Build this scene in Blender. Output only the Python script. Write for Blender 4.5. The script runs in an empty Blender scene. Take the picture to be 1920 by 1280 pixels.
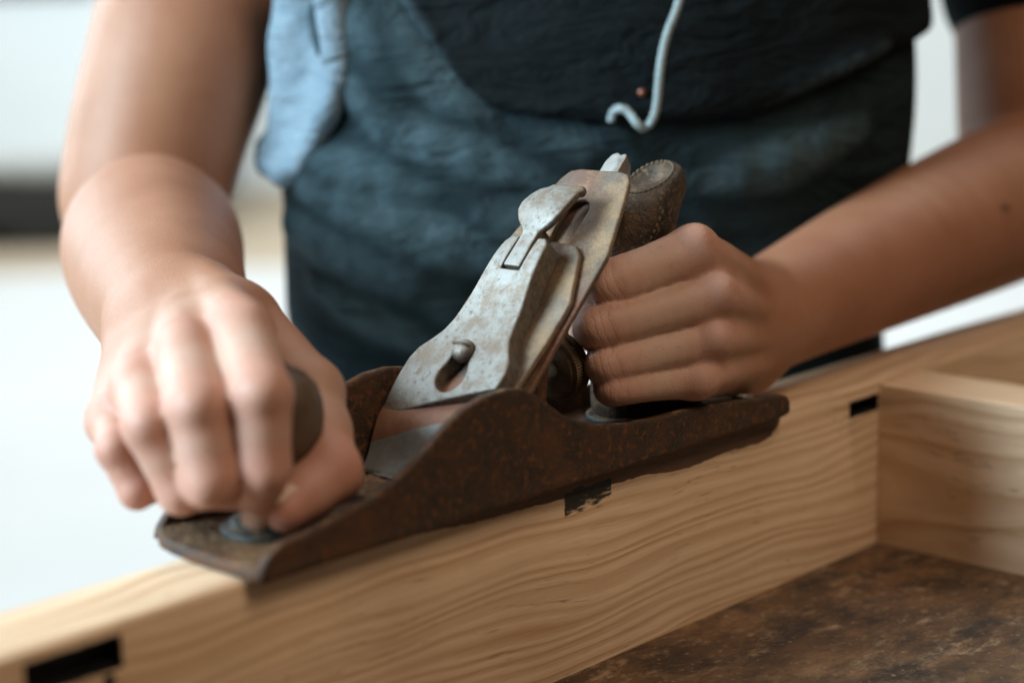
import bpy, bmesh, math, random
import numpy as np
from mathutils import Vector, Matrix
random.seed(7); rng = np.random.default_rng(7)
sc = bpy.context.scene
COL = sc.collection

# ------------------------------------------------------------------ camera, world, lamps, exposure
cd = bpy.data.cameras.new('camera'); cam = bpy.data.objects.new('camera', cd); COL.objects.link(cam)
_r, _u, _f = [[0.695742, -0.717679, -0.029649], [0.160934, 0.115521, 0.980181], [0.70003, 0.686725, -0.195872]]
cam.matrix_world = Matrix(((_r[0], _u[0], -_f[0], 0), (_r[1], _u[1], -_f[1], 0), (_r[2], _u[2], -_f[2], 0), (0, 0, 0, 1)))
cam.location = (-0.30705, -0.4079, 0.171775)
cd.sensor_width = 36; cd.lens = 63.480; cd.clip_start = 0.02; cd.clip_end = 200
cd.dof.use_dof = True; cd.dof.focus_distance = 0.652; cd.dof.aperture_fstop = 4.0; cd.dof.aperture_blades = 9
sc.camera = cam
w = bpy.data.worlds.new('World'); sc.world = w; w.use_nodes = True
w.node_tree.nodes['Background'].inputs[0].default_value = (1.0, 0.84, 0.68, 1)
w.node_tree.nodes['Background'].inputs[1].default_value = 0.030

def lamp(name, loc, aim, size, power, col, size_y=None):
    l = bpy.data.lights.new(name, 'AREA'); l.energy = power; l.color = col; l.size = size
    l.shape = 'RECTANGLE'; l.size_y = size_y or size
    o = bpy.data.objects.new(name, l); COL.objects.link(o); o.location = loc
    o.rotation_euler = (Vector(aim) - Vector(loc)).to_track_quat('-Z', 'Y').to_euler()
    return o
lamp('doorway_light', (-1.42, 0.88, 0.90), (0.12, 0.10, 0.02), 1.0, 108, (0.66, 0.87, 1.0), 1.2)
lamp('overhead_light', (0.10, -1.25, 1.75), (0.12, 0.03, 0.0), 0.85, 19, (1.0, 0.81, 0.61))
lamp('yard_light', (3.3, 3.5, 4.4), (4.4, 4.6, -1.0), 6.5, 470, (0.95, 1.0, 1.0)).data.spread = math.radians(122)
lamp('yard_side_light', (0.0, 2.35, 0.85), (0.28, 0.36, 0.10), 1.1, 34, (0.74, 0.90, 1.0), 1.3)
sc.view_settings.view_transform = 'Standard'; sc.view_settings.look = 'None'
sc.view_settings.exposure = 0; sc.view_settings.gamma = 1

# ------------------------------------------------------------------ helpers: objects and tags
def tag(o, label=None, cat=None, group=None, kind=None):
    if label: o['label'] = label
    if cat: o['category'] = cat
    if group: o['group'] = group
    if kind: o['kind'] = kind
    return o
def empty(name, loc=(0, 0, 0)):
    o = bpy.data.objects.new(name, None); COL.objects.link(o); o.location = loc; o.empty_display_size = 0.02
    return o
def link(name, me, mat, parent=None, smooth=True):
    o = bpy.data.objects.new(name, me); COL.objects.link(o)
    if mat: me.materials.append(mat)
    if smooth: me.shade_smooth()
    if parent:
        o.parent = parent
        p = parent; off = Vector((0, 0, 0))
        while p: off += p.location; p = p.parent
        o.location = -off            # vertices are given in world coordinates
    return o
def from_bm(name, bm, mat, parent=None, smooth=True, bevel=0, seg=2):
    bmesh.ops.recalc_face_normals(bm, faces=bm.faces)
    me = bpy.data.meshes.new(name); bm.to_mesh(me); bm.free()
    o = link(name, me, mat, parent, smooth)
    if bevel:
        m = o.modifiers.new('bevel', 'BEVEL'); m.width = bevel; m.segments = seg; m.limit_method = 'ANGLE'; m.angle_limit = math.radians(35)
        m.harden_normals = True
    return o
def mm(p): return Vector(p) * 0.001

# ------------------------------------------------------------------ helpers: distance-field solids (millimetres)
class Node:
    def __init__(s, fn, lo, hi, k=0): s.fn = fn; s.lo = np.array(lo, float); s.hi = np.array(hi, float); s.k = k
    def __call__(s, P, bl=None, bh=None): return s.fn(P, bl, bh)
def cap(a, b, ra, rb=None, flat=None, ratio=1.0):
    """tapered limb from a to b; flat: direction in which it is 'ratio' times thinner"""
    a = np.array(a, np.float32); b = np.array(b, np.float32); rb = ra if rb is None else rb
    ba = b - a; L2 = float(ba @ ba) + 1e-9
    fd = None
    if flat is not None:
        fd = np.array(flat, np.float32); fd = fd / np.linalg.norm(fd)
    def fn(P, bl, bh):
        q = P - a
        t = np.clip((q @ ba) / L2, 0, 1)
        q = q - t[..., None] * ba
        d2 = np.einsum('...i,...i->...', q, q)
        if fd is not None:
            c = q @ fd; d2 = d2 + c * c * (ratio * ratio - 1)
        return np.sqrt(d2) - (ra + (rb - ra) * t)
    R = max(ra, rb)
    return Node(fn, np.minimum(a, b) - R, np.maximum(a, b) + R)
def ball(c, r, flat=None, ratio=1.0): return cap(c, np.array(c) + (0, 0, 0.01), r, r, flat, ratio)
def chain(pts, rs, k=3):
    return U(k, *[cap(pts[i], pts[i + 1], rs[i], rs[i + 1]) for i in range(len(pts) - 1)])
def smin(a, b, k):
    if k <= 0: return np.minimum(a, b)
    h = np.maximum(k - np.abs(a - b), 0) / k
    return np.minimum(a, b) - h * h * k * 0.25
def U(k, *ns):
    def fn(P, bl, bh):
        d = None
        for n in ns:
            if bl is not None:
                g = np.maximum(np.maximum(n.lo - bh, bl - n.hi), 0)
                if g @ g > (14 + k) ** 2: continue
            e = n(P, bl, bh); d = e if d is None else smin(d, e, k)
        return np.full(P.shape[:-1], 40.0, np.float32) if d is None else d
    return Node(fn, np.min([n.lo for n in ns], 0) - k, np.max([n.hi for n in ns], 0) + k)
def CUT(k, n, *cs):
    def fn(P, bl, bh):
        d = n(P, bl, bh)
        for c in cs:
            if bl is not None:
                g = np.maximum(np.maximum(c.lo - bh, bl - c.hi), 0)
                if g @ g > (14 + k) ** 2: continue
            d = -smin(-d, c(P, bl, bh), k)
        return d
    return Node(fn, n.lo, n.hi)
def INT(k, a, b):
    return Node(lambda P, bl, bh: -smin(-a(P, bl, bh), -b(P, bl, bh), k), a.lo, a.hi)
def boxn(lo, hi, r=0.8):
    lo = np.array(lo, np.float32); hi = np.array(hi, np.float32); c = (lo + hi) / 2; e = (hi - lo) / 2 - r
    def fn(P, bl, bh):
        q = np.abs(P - c) - e
        return np.linalg.norm(np.maximum(q, 0), axis=-1) + np.minimum(q.max(-1), 0) - r
    return Node(fn, lo, hi)
def poly2(x, y, pts):
    """signed distance to a 2D polygon"""
    pts = np.array(pts, np.float32); n = len(pts)
    d = np.full(x.shape, 1e9, np.float32); s = np.ones(x.shape, np.float32)
    for i in range(n):
        a = pts[i]; b = pts[i - 1]; e = b - a
        wx = x - a[0]; wy = y - a[1]
        t = np.clip((wx * e[0] + wy * e[1]) / (e @ e + 1e-9), 0, 1)
        qx = wx - e[0] * t; qy = wy - e[1] * t
        d = np.minimum(d, qx * qx + qy * qy)
        c1 = y >= a[1]; c2 = y < b[1]; c3 = e[0] * wy > e[1] * wx
        fl = (c1 & c2 & c3) | (~c1 & ~c2 & ~c3)
        s = np.where(fl, -s, s)
    return s * np.sqrt(d)
def ext(fr, poly, n0, n1, r=0.6, holes=(), bow=None):
    """polygon (in the frame's first two axes) extruded from n0 to n1 along its third, edges rounded by r"""
    O, A, B, Nn = [np.array(v, np.float32) for v in fr]
    def fn(P, bl, bh):
        q = P - O; u = q @ A; v = q @ B; n = q @ Nn
        if bow: n = n - bow(u, v)
        d2 = poly2(u, v, poly)
        for h in holes: d2 = np.maximum(d2, -h(u, v))
        dn = np.abs(n - (n0 + n1) / 2) - (n1 - n0) / 2
        a = d2 + r; b = dn + r
        return np.minimum(np.maximum(a, b), 0) + np.sqrt(np.maximum(a, 0) ** 2 + np.maximum(b, 0) ** 2) - r
    pl = np.array(poly); cs = []
    for x, y in pl:
        for n in (n0 - 12, n1 + 12): cs.append(O + A * x + B * y + Nn * n)
    return Node(fn, np.min(cs, 0), np.max(cs, 0))
def mesh_sdf(name, node, h, pad=3.0):
    """surface nets over the blocks the surface passes through; returns a mesh in metres"""
    B = 12
    lo = node.lo - pad - 2 * h; n = np.ceil((node.hi + pad + 2 * h - lo) / (B * h)).astype(int)
    NC = n * B
    ii = np.stack(np.meshgrid(*[np.arange(k) for k in n], indexing='ij'), -1).reshape(-1, 3)
    cen = (lo + (ii + 0.5) * B * h).astype(np.float32)
    d = np.empty(len(cen), np.float32)
    for i in range(0, len(cen), 200000): d[i:i + 200000] = node(cen[i:i + 200000])
    act = ii[np.abs(d) < B * h * 0.87 * 1.7 + 2]
    key = (act[:, 0] // 3) * 1000003 + (act[:, 1] // 3) * 1009 + act[:, 2] // 3
    o = np.argsort(key, kind='stable'); act = act[o]; key = key[o]
    cuts = np.flatnonzero(np.diff(key)) + 1
    g = np.stack(np.meshgrid(*[np.arange(B + 1)] * 3, indexing='ij'), -1)
    ids, pos, quads = [], [], []
    def cid(c): return c[..., 0] + NC[0] * (c[..., 1] + NC[1] * c[..., 2].astype(np.int64))
    off8 = np.array([(a, b, c) for a in (0, 1) for b in (0, 1) for c in (0, 1)])
    for grp in np.split(act, cuts):
        base = grp * B
        G = base[:, None, None, None, :] + g[None]
        P = (lo + G * h).astype(np.float32)
        S = node(P, P.reshape(-1, 3).min(0), P.reshape(-1, 3).max(0)).astype(np.float32)
        neg = S < 0
        if neg.all() or not neg.any(): continue
        cnt = sum(neg[:, a:a + B, b:b + B, c:c + B].astype(np.int8) for a, b, c in off8)
        m = (cnt > 0) & (cnt < 8)
        if not m.any(): continue
        bi, x, y, z = np.nonzero(m)
        acc = np.zeros((len(bi), 3)); num = np.zeros(len(bi))
        for ax in range(3):
            for q in range(4):
                o0 = [0, 0, 0]; oth = [k for k in range(3) if k != ax]
                o0[oth[0]] = q & 1; o0[oth[1]] = q >> 1
                o1 = list(o0); o1[ax] = 1
                s0 = S[bi, x + o0[0], y + o0[1], z + o0[2]]; s1 = S[bi, x + o1[0], y + o1[1], z + o1[2]]
                cr = (s0 < 0) != (s1 < 0)
                t = np.where(cr, s0 / np.where(cr, s0 - s1, 1), 0)
                p = np.tile(np.array(o0, float), (len(bi), 1)); p[:, ax] = t
                acc += p * cr[:, None]; num += cr
        c = base[bi] + np.stack([x, y, z], -1)
        ids.append(cid(c)); pos.append(lo + (c + acc / num[:, None]) * h)
        for ax in range(3):
            sl0 = [slice(None)] + [slice(0, B)] * 3; sl1 = [slice(None)] + [slice(0, B)] * 3
            sl1[ax + 1] = slice(1, B + 1)
            a = neg[tuple(sl0)]; b = neg[tuple(sl1)]
            bi, x, y, z = np.nonzero(a != b)
            if not len(bi): continue
            c = base[bi] + np.stack([x, y, z], -1)
            u, v = [(1, 2), (2, 0), (0, 1)][ax]
            du = np.zeros(3, int); dv = np.zeros(3, int); du[u] = 1; dv[v] = 1
            qd = np.stack([cid(c - du - dv), cid(c - dv), cid(c), cid(c - du)], -1)
            fl = a[bi, x, y, z]
            qd[~fl] = qd[~fl][:, ::-1]
            quads.append(qd)
    ids = np.concatenate(ids); pos = np.concatenate(pos); quads = np.concatenate(quads)
    o = np.argsort(ids); ids = ids[o]; pos = pos[o]
    k = np.searchsorted(ids, quads); k = np.clip(k, 0, len(ids) - 1)
    ok = (ids[k] == quads).all(1); k = k[ok]
    me = bpy.data.meshes.new(name)
    me.vertices.add(len(pos)); me.vertices.foreach_set('co', (pos * 0.001).astype(np.float32).ravel())
    me.loops.add(k.size); me.loops.foreach_set('vertex_index', k.astype(np.int32).ravel())
    me.polygons.add(len(k)); me.polygons.foreach_set('loop_start', np.arange(0, k.size, 4, dtype=np.int32))
    me.update(calc_edges=True); me.validate()
    return me, pos

# ------------------------------------------------------------------ helpers: procedural materials
class G:
    """small node-graph builder"""
    def __init__(s, name):
        s.m = bpy.data.materials.new(name); s.m.use_nodes = True; s.t = s.m.node_tree; s.b = s.t.nodes['Principled BSDF']
    def n(s, kind, **kw):
        x = s.t.nodes.new(kind)
        for k, v in kw.items():
            if k.startswith('i_'): pass
            else: setattr(x, k, v)
        return x
    def put(s, sock, v):
        if isinstance(v, bpy.types.NodeSocket): s.t.links.new(v, sock)
        elif isinstance(v, (tuple, list)) and len(v) == 3 and sock.type == 'RGBA': sock.default_value = (*v, 1)
        else: sock.default_value = v
    def co(s, scale=(1, 1, 1), loc=(0, 0, 0)):
        c = s.n('ShaderNodeTexCoord').outputs['Object']
        if scale == (1, 1, 1) and loc == (0, 0, 0): return c
        mp = s.n('ShaderNodeMapping'); s.put(mp.inputs[0], c); mp.inputs['Scale'].default_value = scale; mp.inputs['Location'].default_value = loc
        return mp.outputs[0]
    def noise(s, scale, vec=None, detail=4, rough=0.55, dist=0):
        x = s.n('ShaderNodeTexNoise'); s.put(x.inputs['Vector'], vec or s.co()); x.inputs['Scale'].default_value = scale
        x.inputs['Detail'].default_value = detail; x.inputs['Roughness'].default_value = rough; x.inputs['Distortion'].default_value = dist
        return x.outputs['Fac']
    def ramp(s, f, *st):
        x = s.n('ShaderNodeValToRGB'); s.put(x.inputs[0], f); e = x.color_ramp.elements
        while len(e) < len(st): e.new(0.5)
        for q, (p, c) in zip(e, st): q.position = p; q.color = (*c, 1) if isinstance(c, tuple) else (c, c, c, 1)
        return x.outputs[0]
    def math(s, op, a, b=None, c=None):
        x = s.n('ShaderNodeMath', operation=op); s.put(x.inputs[0], a)
        if b is not None: s.put(x.inputs[1], b)
        if c is not None: s.put(x.inputs[2], c)
        return x.outputs[0]
    def mix(s, f, a, b, mode='MIX'):
        x = s.n('ShaderNodeMix', data_type='RGBA', blend_type=mode)
        s.put(x.inputs[0], f); s.put(x.inputs[6], a); s.put(x.inputs[7], b)
        return x.outputs[2]
    def sep(s, v):
        x = s.n('ShaderNodeSeparateXYZ'); s.put(x.inputs[0], v); return x.outputs
    def comb(s, x, y, z):
        c = s.n('ShaderNodeCombineXYZ'); s.put(c.inputs[0], x); s.put(c.inputs[1], y); s.put(c.inputs[2], z); return c.outputs[0]
    def bump(s, hgt, dist, strength=1.0, prev=None):
        x = s.n('ShaderNodeBump'); s.put(x.inputs['Height'], hgt); x.inputs['Distance'].default_value = dist; x.inputs['Strength'].default_value = strength
        if prev: s.put(x.inputs['Normal'], prev)
        return x.outputs[0]
    def out(s, col=None, rough=None, metal=None, normal=None, **kw):
        b = s.b
        if col is not None: s.put(b.inputs['Base Color'], col)
        if rough is not None: s.put(b.inputs['Roughness'], rough)
        if metal is not None: s.put(b.inputs['Metallic'], metal)
        if normal is not None: s.put(b.inputs['Normal'], normal)
        for k, v in kw.items(): s.put(b.inputs[k.replace('_', ' ')], v)
        return s.m
def upward(g, lo, hi):
    """mask of faces that look up, where dust settles"""
    z = g.sep(g.n('ShaderNodeNewGeometry').outputs['Normal'])[2]
    x = g.n('ShaderNodeMapRange'); g.put(x.inputs[0], z); x.inputs[1].default_value = lo; x.inputs[2].default_value = hi
    return x.outputs[0]

def mat_cast():
    g = G('rusty_cast_iron')
    a = g.noise(55, detail=6, rough=0.7); b = g.noise(330, detail=5, rough=0.7)
    c = g.ramp(a, (0.30, (0.024, 0.020, 0.014)), (0.55, (0.055, 0.028, 0.015)), (0.75, (0.085, 0.036, 0.015)))
    c = g.mix(g.ramp(b, (0.52, 0.0), (0.64, 0.85)), c, (0.22, 0.078, 0.022))
    c = g.mix(g.ramp(g.noise(170, detail=6, rough=0.75), (0.52, 0.0), (0.72, 0.7)), c, (0.026, 0.021, 0.018))
    c = g.mix(g.ramp(g.noise(34, g.co((1, 1, 1), (6, 2, 3)), 7, 0.75), (0.50, 0.0), (0.64, 0.65)), c, (0.135, 0.050, 0.017))
    c = g.mix(g.ramp(g.noise(1500, detail=3, rough=0.7), (0.62, 0.0), (0.70, 0.8)), c, (0.24, 0.13, 0.06))
    du = g.math('MULTIPLY', upward(g, 0.6, 0.95), g.ramp(g.noise(120, detail=7, rough=0.75), (0.50, 0.0), (0.66, 0.8)))
    c = g.mix(du, c, (0.30, 0.19, 0.095))
    r = g.ramp(b, (0.3, 0.42), (0.7, 0.75))
    nb = g.bump(g.noise(900, detail=6, rough=0.75), 0.0006, 0.8, g.bump(a, 0.0012, 0.5))
    return g.out(c, r, 0.25, nb)
def mat_dark_paint():
    g = G('worn_dark_paint')
    a = g.noise(120, detail=6, rough=0.7)
    c = g.ramp(a, (0.35, (0.018, 0.024, 0.026)), (0.6, (0.035, 0.045, 0.048)), (0.75, (0.10, 0.08, 0.055)))
    du = g.math('MULTIPLY', upward(g, 0.55, 0.95), g.ramp(g.noise(260, detail=6, rough=0.75), (0.42, 0.0), (0.60, 0.9)))
    c = g.mix(du, c, (0.30, 0.19, 0.095))
    return g.out(c, 0.5, 0.2, g.bump(g.noise(700, detail=5), 0.0005, 0.6))
def mat_nickel():
    g = G('worn_nickel_plate')
    a = g.noise(60, detail=6, rough=0.7); f = g.noise(420, detail=6, rough=0.75)
    c = g.ramp(a, (0.30, (0.17, 0.145, 0.118)), (0.48, (0.275, 0.262, 0.235)), (0.64, (0.33, 0.322, 0.298)), (0.8, (0.20, 0.165, 0.13)))
    c = g.mix(g.ramp(f, (0.53, 0.0), (0.64, 0.85)), c, (0.115, 0.072, 0.045))
    c = g.mix(g.ramp(g.noise(95, g.co((1, 1, 1), (3, 1, 2)), 7, 0.7), (0.47, 0.0), (0.63, 0.8)), c, (0.185, 0.125, 0.080))
    sc_ = g.noise(240, g.co((5, 0.6, 5)), 5, 0.7)
    c = g.mix(g.ramp(sc_, (0.63, 0.0), (0.68, 0.6)), c, (0.27, 0.24, 0.21))
    nz = g.n('ShaderNodeVectorMath', operation='DOT_PRODUCT'); g.put(nz.inputs[0], g.n('ShaderNodeNewGeometry').outputs['Normal']); nz.inputs[1].default_value = (-0.7071, 0, 0.7071)
    face = g.ramp(g.math('ADD', nz.outputs['Value'], g.math('MULTIPLY', g.math('SUBTRACT', f, 0.5), 0.5)), (0.55, 0.0), (0.85, 1.0))     # only the broad face was ever plated
    c = g.mix(face, g.ramp(f, (0.35, (0.075, 0.052, 0.036)), (0.65, (0.19, 0.155, 0.12))), c)
    return g.out(c, g.ramp(a, (0.3, 0.38), (0.7, 0.58)), 0.25, g.bump(sc_, 0.0004, 0.35, g.bump(f, 0.0004, 0.5)))
def mat_steel(name, dusty, red=0.0):
    g = G(name)
    a = g.noise(48, detail=7, rough=0.72); f = g.noise(520, detail=6, rough=0.75)
    c = g.ramp(a, (0.32, (0.065, 0.046, 0.032)), (0.50, (0.14, 0.112, 0.086)), (0.68, (0.12, 0.056, 0.036)))
    c = g.mix(g.ramp(g.noise(30, g.co((1, 1, 1), (1, 5, 2)), 6, 0.7), (0.50, 0.0), (0.66, 0.7)), c, (0.18, 0.16, 0.14))
    c = g.mix(g.ramp(f, (0.52, 0.0), (0.66, 0.7)), c, (0.10, 0.065, 0.045))
    if red: c = g.mix(g.ramp(g.noise(26, g.co((1, 1, 1), (7, 2, 4)), 5, 0.65), (0.44, 0.0), (0.62, red)), c, (0.19, 0.075, 0.05))
    d = g.ramp(g.math('MULTIPLY_ADD', g.noise(900, detail=5, rough=0.8), 0.45, g.math('MULTIPLY', g.noise(38, g.co((1, 1, 1), (2, 2, 9)), 5, 0.65), 0.85)), (0.64, 0.0), (0.80, dusty))
    c = g.mix(d, c, (0.33, 0.215, 0.115))
    r = g.math('MULTIPLY_ADD', d, 0.35, 0.5)
    return g.out(c, r, g.math('MULTIPLY_ADD', d, -0.45, 0.45), g.bump(g.noise(1100, detail=6, rough=0.8), 0.0007, 0.6))
def mat_cap_iron():
    """rusty band beside the lever cap, ground steel at the nose, sawdust above"""
    g = G('cap_iron_steel')
    a = g.noise(70, detail=6, rough=0.7); f = g.noise(700, detail=6, rough=0.8)
    grey = g.ramp(a, (0.3, (0.24, 0.25, 0.25)), (0.7, (0.42, 0.44, 0.44)))
    rust = g.ramp(a, (0.3, (0.20, 0.080, 0.055)), (0.5, (0.30, 0.145, 0.095)), (0.7, (0.38, 0.22, 0.13)))
    x, y, z = g.sep(g.co())
    s = g.math('MULTIPLY', g.math('ADD', g.math('SUBTRACT', x, 0.09006), z), 0.70711)
    edge = g.math('MULTIPLY_ADD', g.math('SUBTRACT', y, 0.031), -0.36, 0.0225)
    nz = g.math('MULTIPLY', g.math('SUBTRACT', g.noise(300, detail=4), 0.5), 0.0016)
    mk = g.math('GREATER_THAN', g.math('ADD', s, nz), edge)
    c = g.mix(mk, grey, rust)
    d = g.ramp(g.math('MULTIPLY_ADD', f, 0.5, g.math('MULTIPLY', g.noise(42, g.co((1, 1, 1), (2, 2, 9)), 5, 0.65), 0.8)), (0.58, 0.0), (0.78, 0.85))
    up = g.math('GREATER_THAN', s, 0.046)
    c = g.mix(g.math('MULTIPLY', up, 0.9), c, g.ramp(g.noise(55, g.co((1, 1, 1), (4, 4, 1)), 7, 0.72), (0.35, (0.060, 0.043, 0.030)), (0.52, (0.14, 0.115, 0.088)), (0.66, (0.21, 0.192, 0.165))))
    c = g.mix(g.math('MULTIPLY', d, up), c, (0.35, 0.225, 0.12))
    c = g.mix(g.math('MULTIPLY', up, g.ramp(g.noise(1400, detail=3, rough=0.8), (0.56, 0.0), (0.66, 0.7))), c, (0.10, 0.07, 0.045))
    return g.out(c, 0.55, g.math('MULTIPLY_ADD', mk, -0.3, 0.45), g.bump(f, 0.0006, 0.55))
def mat_leather():
    g = G('old_leather')
    a = g.noise(90, detail=6, rough=0.7); v = g.n('ShaderNodeTexVoronoi'); v.inputs['Scale'].default_value = 900; g.put(v.inputs['Vector'], g.co())
    c = g.ramp(a, (0.36, (0.014, 0.010, 0.008)), (0.54, (0.055, 0.034, 0.020)), (0.70, (0.15, 0.095, 0.055)))
    c = g.mix(g.ramp(g.noise(500, detail=4), (0.55, 0.0), (0.7, 0.6)), c, (0.25, 0.17, 0.10))
    return g.out(c, 0.6, 0, g.bump(v.outputs['Distance'], 0.0005, 0.5, g.bump(a, 0.001, 0.5)))
def mat_plain(name, col, rough=0.5, metal=0.0, var=0.15, scale=80, bump=0.0):
    g = G(name); a = g.noise(scale, detail=5, rough=0.65)
    lo = tuple(c * (1 - var) for c in col); hi = tuple(min(1, c * (1 + var)) for c in col)
    return g.out(g.ramp(a, (0.3, lo), (0.7, hi)), rough, metal, g.bump(g.noise(scale * 8), bump, 0.5) if bump else None)
def mat_pine(name, cy, cz, freq, wob, tilt=0.0, marks=(), axis=0, tone=1.0):
    g = G(name)
    x, y, z = g.sep(g.co())
    if axis == 1: x, y = y, x
    low = g.noise(1.0, g.comb(g.math('MULTIPLY', x, 5.5), g.math('MULTIPLY', y, 4.0), g.math('MULTIPLY', z, 16.0)), 2, 0.5)
    low2 = g.noise(1.0, g.comb(g.math('MULTIPLY', x, 24.0), g.math('MULTIPLY', y, 30.0), g.math('MULTIPLY', z, 70.0)), 2, 0.5)
    w1 = g.math('MULTIPLY', g.math('SUBTRACT', low, 0.5), wob); w2 = g.math('MULTIPLY', g.math('SUBTRACT', low2, 0.5), wob * 0.06)
    dy = g.math('SUBTRACT', y, cy); dz = g.math('SUBTRACT', g.math('MULTIPLY_ADD', x, tilt, z), cz)
    rr = g.math('SQRT', g.math('ADD', g.math('MULTIPLY', dy, dy), g.math('MULTIPLY', dz, dz)))
    rr = g.math('ADD', rr, g.math('ADD', w1, w2))
    sp = g.noise(1.0, g.comb(g.math('MULTIPLY', x, 1.5), 0.0, g.math('MULTIPLY', rr, 75.0)), 2, 0.5)
    ph = g.math('FRACT', g.math('MULTIPLY_ADD', rr, freq, g.math('MULTIPLY', sp, 3.2)))
    ring = g.ramp(ph, (0.0, 0.35), (0.30, 0.0), (0.66, 0.65), (0.84, 1.0), (1.0, 0.35))
    fine = g.noise(1.0, g.comb(g.math('MULTIPLY', x, 40.0), g.math('MULTIPLY', y, 1500.0), g.math('MULTIPLY', z, 1500.0)), 4, 0.6)
    blot = g.noise(14, detail=4, rough=0.6)
    e = tuple(c * tone for c in (0.79, 0.575, 0.385)); l = tuple(c * tone for c in (0.49, 0.275, 0.145))
    amp = g.noise(1.0, g.comb(g.math('MULTIPLY', x, 6.0), 0.0, g.math('MULTIPLY', rr, 190.0)), 2, 0.5)
    c = g.mix(g.math('MULTIPLY', ring, g.ramp(amp, (0.30, 0.30), (0.65, 1.0))), e, l)
    c = g.mix(g.math('MULTIPLY', g.ramp(fine, (0.35, 0.0), (0.75, 1.0)), 0.20), c, tuple(q * 0.72 for q in l))
    c = g.mix(g.ramp(blot, (0.40, 0.0), (0.70, 0.35)), c, tuple(q * tone for q in (0.52, 0.33, 0.19)))
    ck = g.noise(1.0, g.comb(g.math('MULTIPLY', x, 7.0), g.math('MULTIPLY', y, 30.0), g.math('MULTIPLY_ADD', rr, 210.0, 3.0)), 3, 0.6)
    cm_ = g.math('MULTIPLY', g.math('LESS_THAN', g.math('ABSOLUTE', g.math('SUBTRACT', ck, 0.5)), 0.0045), g.ramp(g.noise(17, g.co((1, 1, 1), (1, 2, 8)), 3), (0.50, 0.0), (0.60, 0.55)))
    c = g.mix(cm_, c, (0.16, 0.085, 0.045))
    c = g.mix(g.ramp(g.noise(1.0, g.comb(g.math('MULTIPLY', x, 300.0), g.math('MULTIPLY', y, 300.0), g.math('MULTIPLY', z, 300.0)), 4, 0.7), (0.66, 0.0), (0.74, 0.35)), c, (0.30, 0.17, 0.09))
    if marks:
        # ragged reddish brown band on the front face, along the rail's top edge
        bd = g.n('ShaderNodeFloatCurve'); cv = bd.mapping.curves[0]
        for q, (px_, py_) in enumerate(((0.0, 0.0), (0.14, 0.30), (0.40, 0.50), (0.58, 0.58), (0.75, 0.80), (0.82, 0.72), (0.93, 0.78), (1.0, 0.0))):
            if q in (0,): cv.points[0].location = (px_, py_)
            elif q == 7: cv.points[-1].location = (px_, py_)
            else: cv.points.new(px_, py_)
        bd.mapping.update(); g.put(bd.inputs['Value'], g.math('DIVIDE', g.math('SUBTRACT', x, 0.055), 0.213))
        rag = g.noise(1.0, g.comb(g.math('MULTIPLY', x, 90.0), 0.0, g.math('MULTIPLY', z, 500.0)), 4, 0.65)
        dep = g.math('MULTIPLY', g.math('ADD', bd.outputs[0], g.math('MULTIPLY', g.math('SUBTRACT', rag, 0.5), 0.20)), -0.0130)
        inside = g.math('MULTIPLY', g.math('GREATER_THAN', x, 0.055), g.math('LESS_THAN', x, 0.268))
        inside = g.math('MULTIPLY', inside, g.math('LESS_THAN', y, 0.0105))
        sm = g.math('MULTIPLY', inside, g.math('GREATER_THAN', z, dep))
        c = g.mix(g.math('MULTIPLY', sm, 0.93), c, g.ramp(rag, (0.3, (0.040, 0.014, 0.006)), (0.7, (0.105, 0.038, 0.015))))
    for (x0, x1, z0, z1, sh, brush) in marks:
        n1 = g.noise(1.0, g.comb(g.math('MULTIPLY', x, 160.0), 0.0, g.math('MULTIPLY', z, 900.0)), 4, 0.65)
        nn = g.math('MULTIPLY', g.math('SUBTRACT', n1, 0.5), 0.0012 + 0.003 * brush)
        zz = g.math('ADD', g.math('MULTIPLY_ADD', x, sh, z), nn)
        xx = g.math('ADD', x, g.math('MULTIPLY', nn, 0.6))
        mk = g.math('MULTIPLY', g.math('GREATER_THAN', xx, x0), g.math('LESS_THAN', xx, x1))
        mk = g.math('MULTIPLY', mk, g.math('MULTIPLY', g.math('GREATER_THAN', zz, z0), g.math('LESS_THAN', zz, z1)))
        if brush: mk = g.math('MULTIPLY', mk, g.ramp(g.math('ADD', g.noise(1.0, g.comb(g.math('MULTIPLY', x, 130.0), 0.0, g.math('MULTIPLY', z, 620.0)), 4, 0.6), g.math('MULTIPLY_ADD', g.math('ADD', zz, 0.0105), 55.0, g.math('MULTIPLY', g.math('SUBTRACT', x, 0.152), -9.0))), (0.36, 0.0), (0.52, 0.97)))
        c = g.mix(mk, c, (0.010, 0.010, 0.010))
    return g.out(c, 0.58, 0, g.bump(fine, 0.0003, 0.5, g.bump(ring, 0.0003, 0.4)), Specular_IOR_Level=0.3)
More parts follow.
